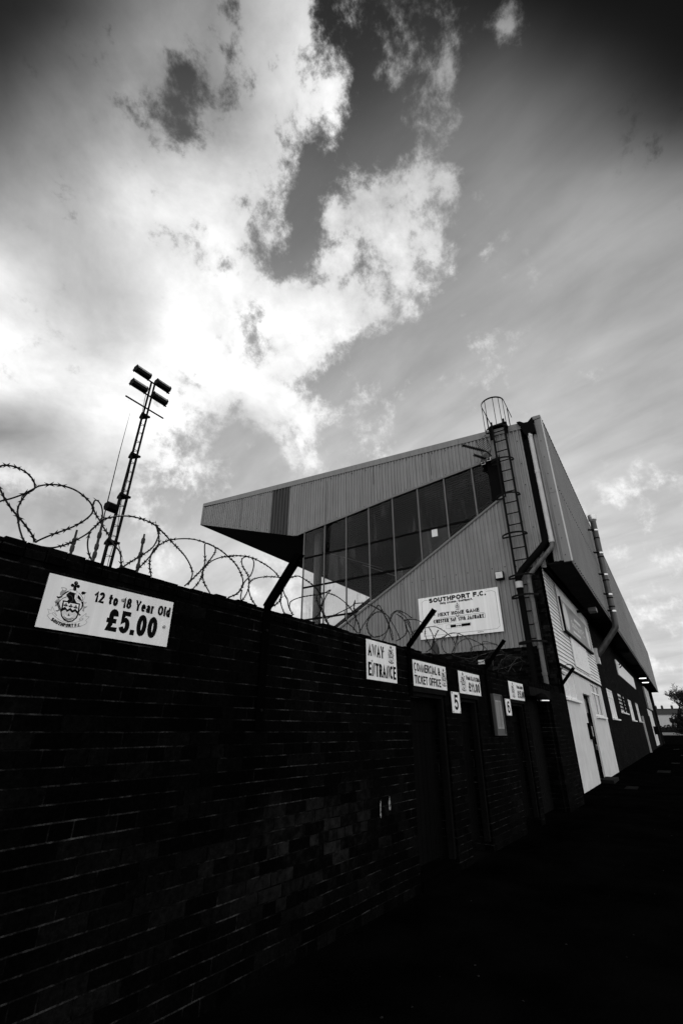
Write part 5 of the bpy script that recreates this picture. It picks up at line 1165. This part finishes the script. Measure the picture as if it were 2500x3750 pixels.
# ---- next-match board
def board_extra(mb, w, h):
    def ln(pts, wd): line_quads(mb, pts, wd, -.0012)
    ln([(.13*w, .935*h), (.08*w, .935*h), (.045*w, .89*h), (.045*w, .07*h), (.5*w, .068*h)], .008)
    ln([(.86*w, .935*h), (.93*w, .935*h), (.965*w, .89*h), (.965*w, .12*h), (.93*w, .07*h), (.45*w, .068*h)], .008)
    ln([(.27*w, .455*h), (.80*w, .46*h), (.815*w, .44*h), (.815*w, .35*h), (.59*w, .345*h)], .010)
    ln([(.17*w, .39*h), (.5*w, .44*h)], .008)
    ln([(.18*w, .30*h), (.47*w, .335*h)], .006)
    ln([(.335*w, .19*h), (.335*w, .275*h), (.63*w, .285*h), (.645*w, .25*h), (.63*w, .195*h), (.335*w, .19*h)], .005)
    mb.add([(.39*w, -.0012, .205*h), (.46*w, -.0012, .205*h), (.46*w, -.0012, .268*h), (.39*w, -.0012, .268*h)], [(0,1,2,3)])
    mb.add([(.525*w, -.0012, .205*h), (.63*w, -.0012, .208*h), (.635*w, -.0012, .27*h), (.525*w, -.0012, .268*h)], [(0,1,2,3)])
bd = sign_board('match_board', 'large white SOUTHPORT F.C. next home game board on the corrugated gable', 'sign', (XG-.10, 7.27, E+3.03), R(-90), 3.035, 1.53,
      [('SOUTHPORT F.C.', .142, .855, .85, .962, .285), ('Haig Avenue, Southport.', .285, .695, .782, .838, .27), ('NEXT HOME GAME', .245, .755, .495, .585, .26), ('V', .47, .51, .435, .485, .3),
       ('CHESTER Sat 17th JANUARY', .185, .80, .345, .435, .25), ('arama', .465, .52, .215, .258, .24), ('Supplied by', .705, .775, .03, .05, .2)], (.495, .675, .175, 1.0),
      [(.09, .985), (.18, .985), (.34, .985), (.44, .985), (.60, .985), (.70, .985), (.87, .985), (.20, .015), (.6, .015)], mat='board_white', extra=board_extra, thick=.01)
mb = MB(); mb.box(.45, .50, .012, .06, .3, 1.2); mb.box(2.4, 2.45, .012, .06, .3, 1.2); mb.build('mounting_rail', 'grey_steel', bd)

# ---- caged ladder
t = thing('caged_ladder', 'black caged steel ladder up the gable to above the roof', 'ladder', (XG-.2, 3.30, E+1.6))
LO = Vector((XG-.2, 3.30, E+1.6))
def Lp(mb, name, m_='dark_steel', sm=False):
    mb.v = [(v[0]-LO.x, v[1]-LO.y, v[2]-LO.z) for v in mb.v]; return mb.build(name, m_, t, sm)
XL = XG-.2
for y in (3.06, 3.53):
    mb = MB(); mb.bar((XL, y, E+1.6), (XL, y, E+11.2), .035, .07, (0, 1, 0)); Lp(mb, 'stile')
z = E+1.8
while z < E+11:
    mb = MB(); mb.tube([(XL, 3.06, z), (XL, 3.53, z)], .022, 6); Lp(mb, 'rung'); z += .444
for zc in (2.55, 4.05, 4.73, 6.25, 7.79, 9.28, 10.75):
    pts = [(XL+.02, 3.78-.16, E+zc), (XL, 3.78, E+zc)]
    pts = [(XL, 3.53, E+zc), (XL, 3.74, E+zc)]+[(XL-.36*math.sin(math.pi*k/12)-.02, 3.35+.43*math.cos(math.pi*k/12), E+zc) for k in range(13)]+[(XL, 2.96, E+zc), (XL, 3.06, E+zc)]
    mb = MB()
    for a, b_ in zip(pts[:-1], pts[1:]): mb.bar(a, b_, .016, .062)
    Lp(mb, 'cage_hoop')
pts = [(XL+1.1, 3.80, E+11.9)]+[(XL-.42*math.sin(math.pi*k/12)-.02, 3.36+.44*math.cos(math.pi*k/12), E+12.05) for k in range(13)]+[(XL+1.1, 2.92, E+11.9)]
mb = MB()
for a, b_ in zip(pts[:-1], pts[1:]): mb.bar(a, b_, .016, .065)
Lp(mb, 'cage_hoop')
for k in (1, 4, 7, 9, 11):
    mb = MB(); a = (XL-.40*math.sin(math.pi*k/12)-.02, 3.36+.43*math.cos(math.pi*k/12)); mb.bar((a[0], a[1], E+10.75), (a[0], a[1], E+12.05), .014, .05, (1, 0, 0)); Lp(mb, 'cage_strap')
for yy in (3.79, 2.93):
    mb = MB(); mb.bar((XL+.5, yy, E+10.8), (XL+.5, yy, E+11.97), .03, .03); Lp(mb, 'cage_strap')
mb = MB(); mb.box(XL-.04, XL+.6, 2.98, 3.62, E+10.97, E+11.02); mb.box(XL-.02, XL+.03, 2.95, 3.06, E+10.5, E+11.0); mb.box(XL-.02, XL+.03, 3.55, 3.66, E+10.4, E+10.95); Lp(mb, 'landing_plate', 'black_paint')
mb = MB()
for z in (10.4, 8.6, 6.8, 5.2, 3.6):
    for y in (3.06, 3.53): mb.bar((XL, y, E+z), (XG-.02, y, E+z), .03)
Lp(mb, 'wall_bracket')
# ---- aerials
def yagi(name, lab, a, b_, n, el, refl, group):
    t = thing(name, lab, 'aerial', a, 0, group); a = Vector(a); b_ = Vector(b_)-a
    mb = MB(); mb.bar((0, 0, 0), b_, .04); mb.build('boom', 'dark_steel', t)
    mb = MB(); d = b_.normalized(); px = d.cross(Vector((0, 0, 1))).normalized()
    for k in range(n):
        p = b_*(.18+.80*k/(n-1)); L_ = el*(1-.35*k/n)
        mb.bar(p-px*L_, p+px*L_, .018); mb.bar(p-Vector((0, 0, .06)), p+Vector((0, 0, .07)), .024)
    mb.build('elements', 'dark_steel', t)
    if refl:
        mb = MB(); 
        for sg in (1, -1):
            dd = (d*.35+Vector((0, 0, sg*.94))).normalized()
            for k in range(8): p = dd*(.08+.07*k); mb.bar(p-px*.30, p+px*.30, .012)
            for q in (-.26, .26): mb.bar(px*q, px*q+dd*.60, .010)
        mb.build('reflector', 'dark_steel', t)
    mb = MB(); mb.bar((0, 0, 0), (XG-a.x-.03, -.1, -.12), .035); mb.build('mounting_arm', 'dark_steel', t)
GA = 'television aerials on the gable'
yagi('television_aerial', 'long television aerial with a mesh reflector beside the ladder cage', (16.0, 3.86, E+9.92), (15.05, 4.50, E+9.92), 11, .11, True, GA)
yagi('television_aerial', 'short television aerial below the long one by the ladder cage', (16.0, 3.92, E+9.60), (15.45, 4.22, E+9.60), 6, .10, False, GA)
t = thing('twin_floodlight', 'pair of small pale-rimmed floodlights at the top of the gable glass', 'light', (XG-.12, 3.96, E+9.44))
for k, y in ((0, .10), (1, -.13)):
    mb = MB(); mb.box(-.14, .05, y-.085, y+.085, -.06+.1*k, .07+.1*k); h_ = mb.build('lamp_head', 'black_paint', t)
    mb = MB()
    for (a, b_, c_, d_) in ((-.08, .08, -.055, -.035), (-.08, .08, .045, .065), (-.08, -.06, -.035, .045), (.06, .08, -.035, .045)): mb.box(-.15, -.141, y+a, y+b_, c_+.1*k, d_+.1*k)
    mb.build('rim', 'ink_light', h_)
# dark arched hood low on the cladding
t = thing('vent_cowl', 'dark arched vent cowl low on the gable behind the razor wire', 'vent', (XG-.12, 6.75, E+2.45))
mb = MB(); mb.prism([(-.12, 0), (.14, 0), (.13, .25), (.08, .42), (.0, .50), (-.07, .40), (-.11, .22)], 0, .10, lambda a, b_, d: (d, a, b_)); mb.build('hood', 'sheet_dark', t)
mb = MB(); mb.box(-.02, -.001, -.10, .11, 0, .03); mb.build('lip', 'dark_steel', t)

# ================================================================== FAR END OF THE LANE
t = thing('white_house', 'pale rendered house with a dark chimneyed roof beyond the lane', 'house', (262, 5.4, 1.5))
mb = MB(); mb.box(0, 9, -14, 3.4, 0, 6.8); mb.build('wall', 'far_render', t)
mb = MB(); mb.prism([(-.4, 6.75), (9.4, 6.75), (4.5, 9.3)], -14.4, 3.9, lambda a, b_, d: (a, d, b_)); rf = mb.build('roof', 'far_roof', t)
for y in (.3, 2.7, -3.4):
    mb = MB(); mb.box(4.0, 5.0, y-.45, y+.45, 8.6, 10.4); mb.box(4.2, 4.5, y-.3, y-.1, 10.4, 10.8); mb.box(4.5, 4.8, y+.05, y+.25, 10.4, 10.8); mb.build('chimney', 'far_roof', rf)
for (y, z) in ((-2, 4.2), (-6, 4.2), (-2, 1.2)):
    mb = MB(); mb.box(-.06, .02, y-.7, y+.7, z, z+1.3); mb.build('window', 'window_glass', t)
t = thing('garden_hedge', 'low dark clipped hedge in front of the pale house', 'hedge', (252, 4.2, 1.45))
mb = MB(); rnd = random.Random(9)
for i in range(1400):
    y = rnd.uniform(-14, 5.5); x = rnd.uniform(-.7, .7); z = rnd.uniform(0, 2.3+.35*math.sin(y*1.7)+.2*math.sin(y*4))
    s_ = rnd.uniform(.15, .35); a = Vector((rnd.uniform(-1, 1), rnd.uniform(-1, 1), rnd.uniform(-1, 1))).normalized(); b_ = a.orthogonal().normalized()*s_; c_ = a.cross(b_)
    p = Vector((x, y, z)); mb.add([p-b_, p+c_*.7, p+b_, p-c_*.7], [(0,1,2,3)])
mb.build('foliage', 'hedge', t)
mb = MB(); mb.box(-.5, .5, -14, 5.4, -.05, 1.7); mb.build('stems', 'bark', t)
def bare_tree(lab, loc, H, seed, spread=1.0, lean=0):
    t = thing('bare_tree', lab, 'tree', loc, 0, 'bare winter trees at the end of the lane'); rnd = random.Random(seed)
    tr = MB(); cr = MB()
    def grow(mb, p, d, L_, r_, depth):
        pts = [p]; q = p; dd = d
        for k in range(3):
            dd = (dd+Vector((rnd.uniform(-.18, .18), rnd.uniform(-.18, .18), rnd.uniform(-.05, .16)))).normalized(); q = q+dd*L_/3; pts.append(q)
        mb.tube(pts, [r_, r_*.87, r_*.75, r_*.62], 6 if depth < 2 else 4, cap=False)
        if depth >= 7: return
        n = 3 if depth < 5 else 2
        for k in range(n):
            ax = Vector((rnd.uniform(-1, 1)*spread, rnd.uniform(-1, 1)*spread, rnd.uniform(-.15, .75))).normalized()
            nd = (dd*.62+ax*.75).normalized(); at = pts[rnd.choice((2, 3, 3))]
            grow(cr, at, nd, L_*rnd.uniform(.62, .84), max(r_*.60, .055), depth+1)
    grow(tr, Vector((0, 0, 0)), Vector((lean, 0, 1)).normalized(), H*.26, H*.026, 0)
    tr.build('trunk', 'bark', t); cr.build('crown', 'bark', t)
bare_tree('large bare tree leaning over the house at the right edge', (205, .8, .75), 17, 21, 1.5)
bare_tree('smaller bare tree standing in front of the pale house', (222, 1.0, 1.0), 6.5, 5, 1.0)

t = thing('dark_bush', 'dense dark bush under the bare trees at the right edge beyond the lane', 'bush', (196, -.3, .45))
rnd = random.Random(19); mb = MB()
for i in range(2600):
    th = rnd.uniform(0, 6.28); ph = rnd.uniform(-.2, 1.5); rr = rnd.random()**.45
    bump = 1+.22*math.sin(3*th+1)+.16*math.sin(5*ph+2*th)
    p = Vector((3.0*rr*bump*math.cos(th)*math.cos(ph), 3.3*rr*bump*math.sin(th)*math.cos(ph), 1.2+5.2*rr*bump*max(math.sin(ph), -.2)))
    a = Vector((rnd.uniform(-1, 1), rnd.uniform(-1, 1), rnd.uniform(-1, 1))).normalized(); b_ = a.orthogonal().normalized()*rnd.uniform(.12, .32); c_ = a.cross(b_)
    mb.add([p-b_, p+c_*.7, p+b_, p-c_*.7], [(0,1,2,3)])
mb.build('foliage', 'hedge', t)
mb = MB()
for k in range(6): mb.tube([(0, 0, 0), (.8*math.cos(k*1.05), .8*math.sin(k*1.05), 1.6), (1.7*math.cos(k*1.05), 1.9*math.sin(k*1.05), 3.4)], [.12, .09, .04], 6)
mb.build('stems', 'bark', t)
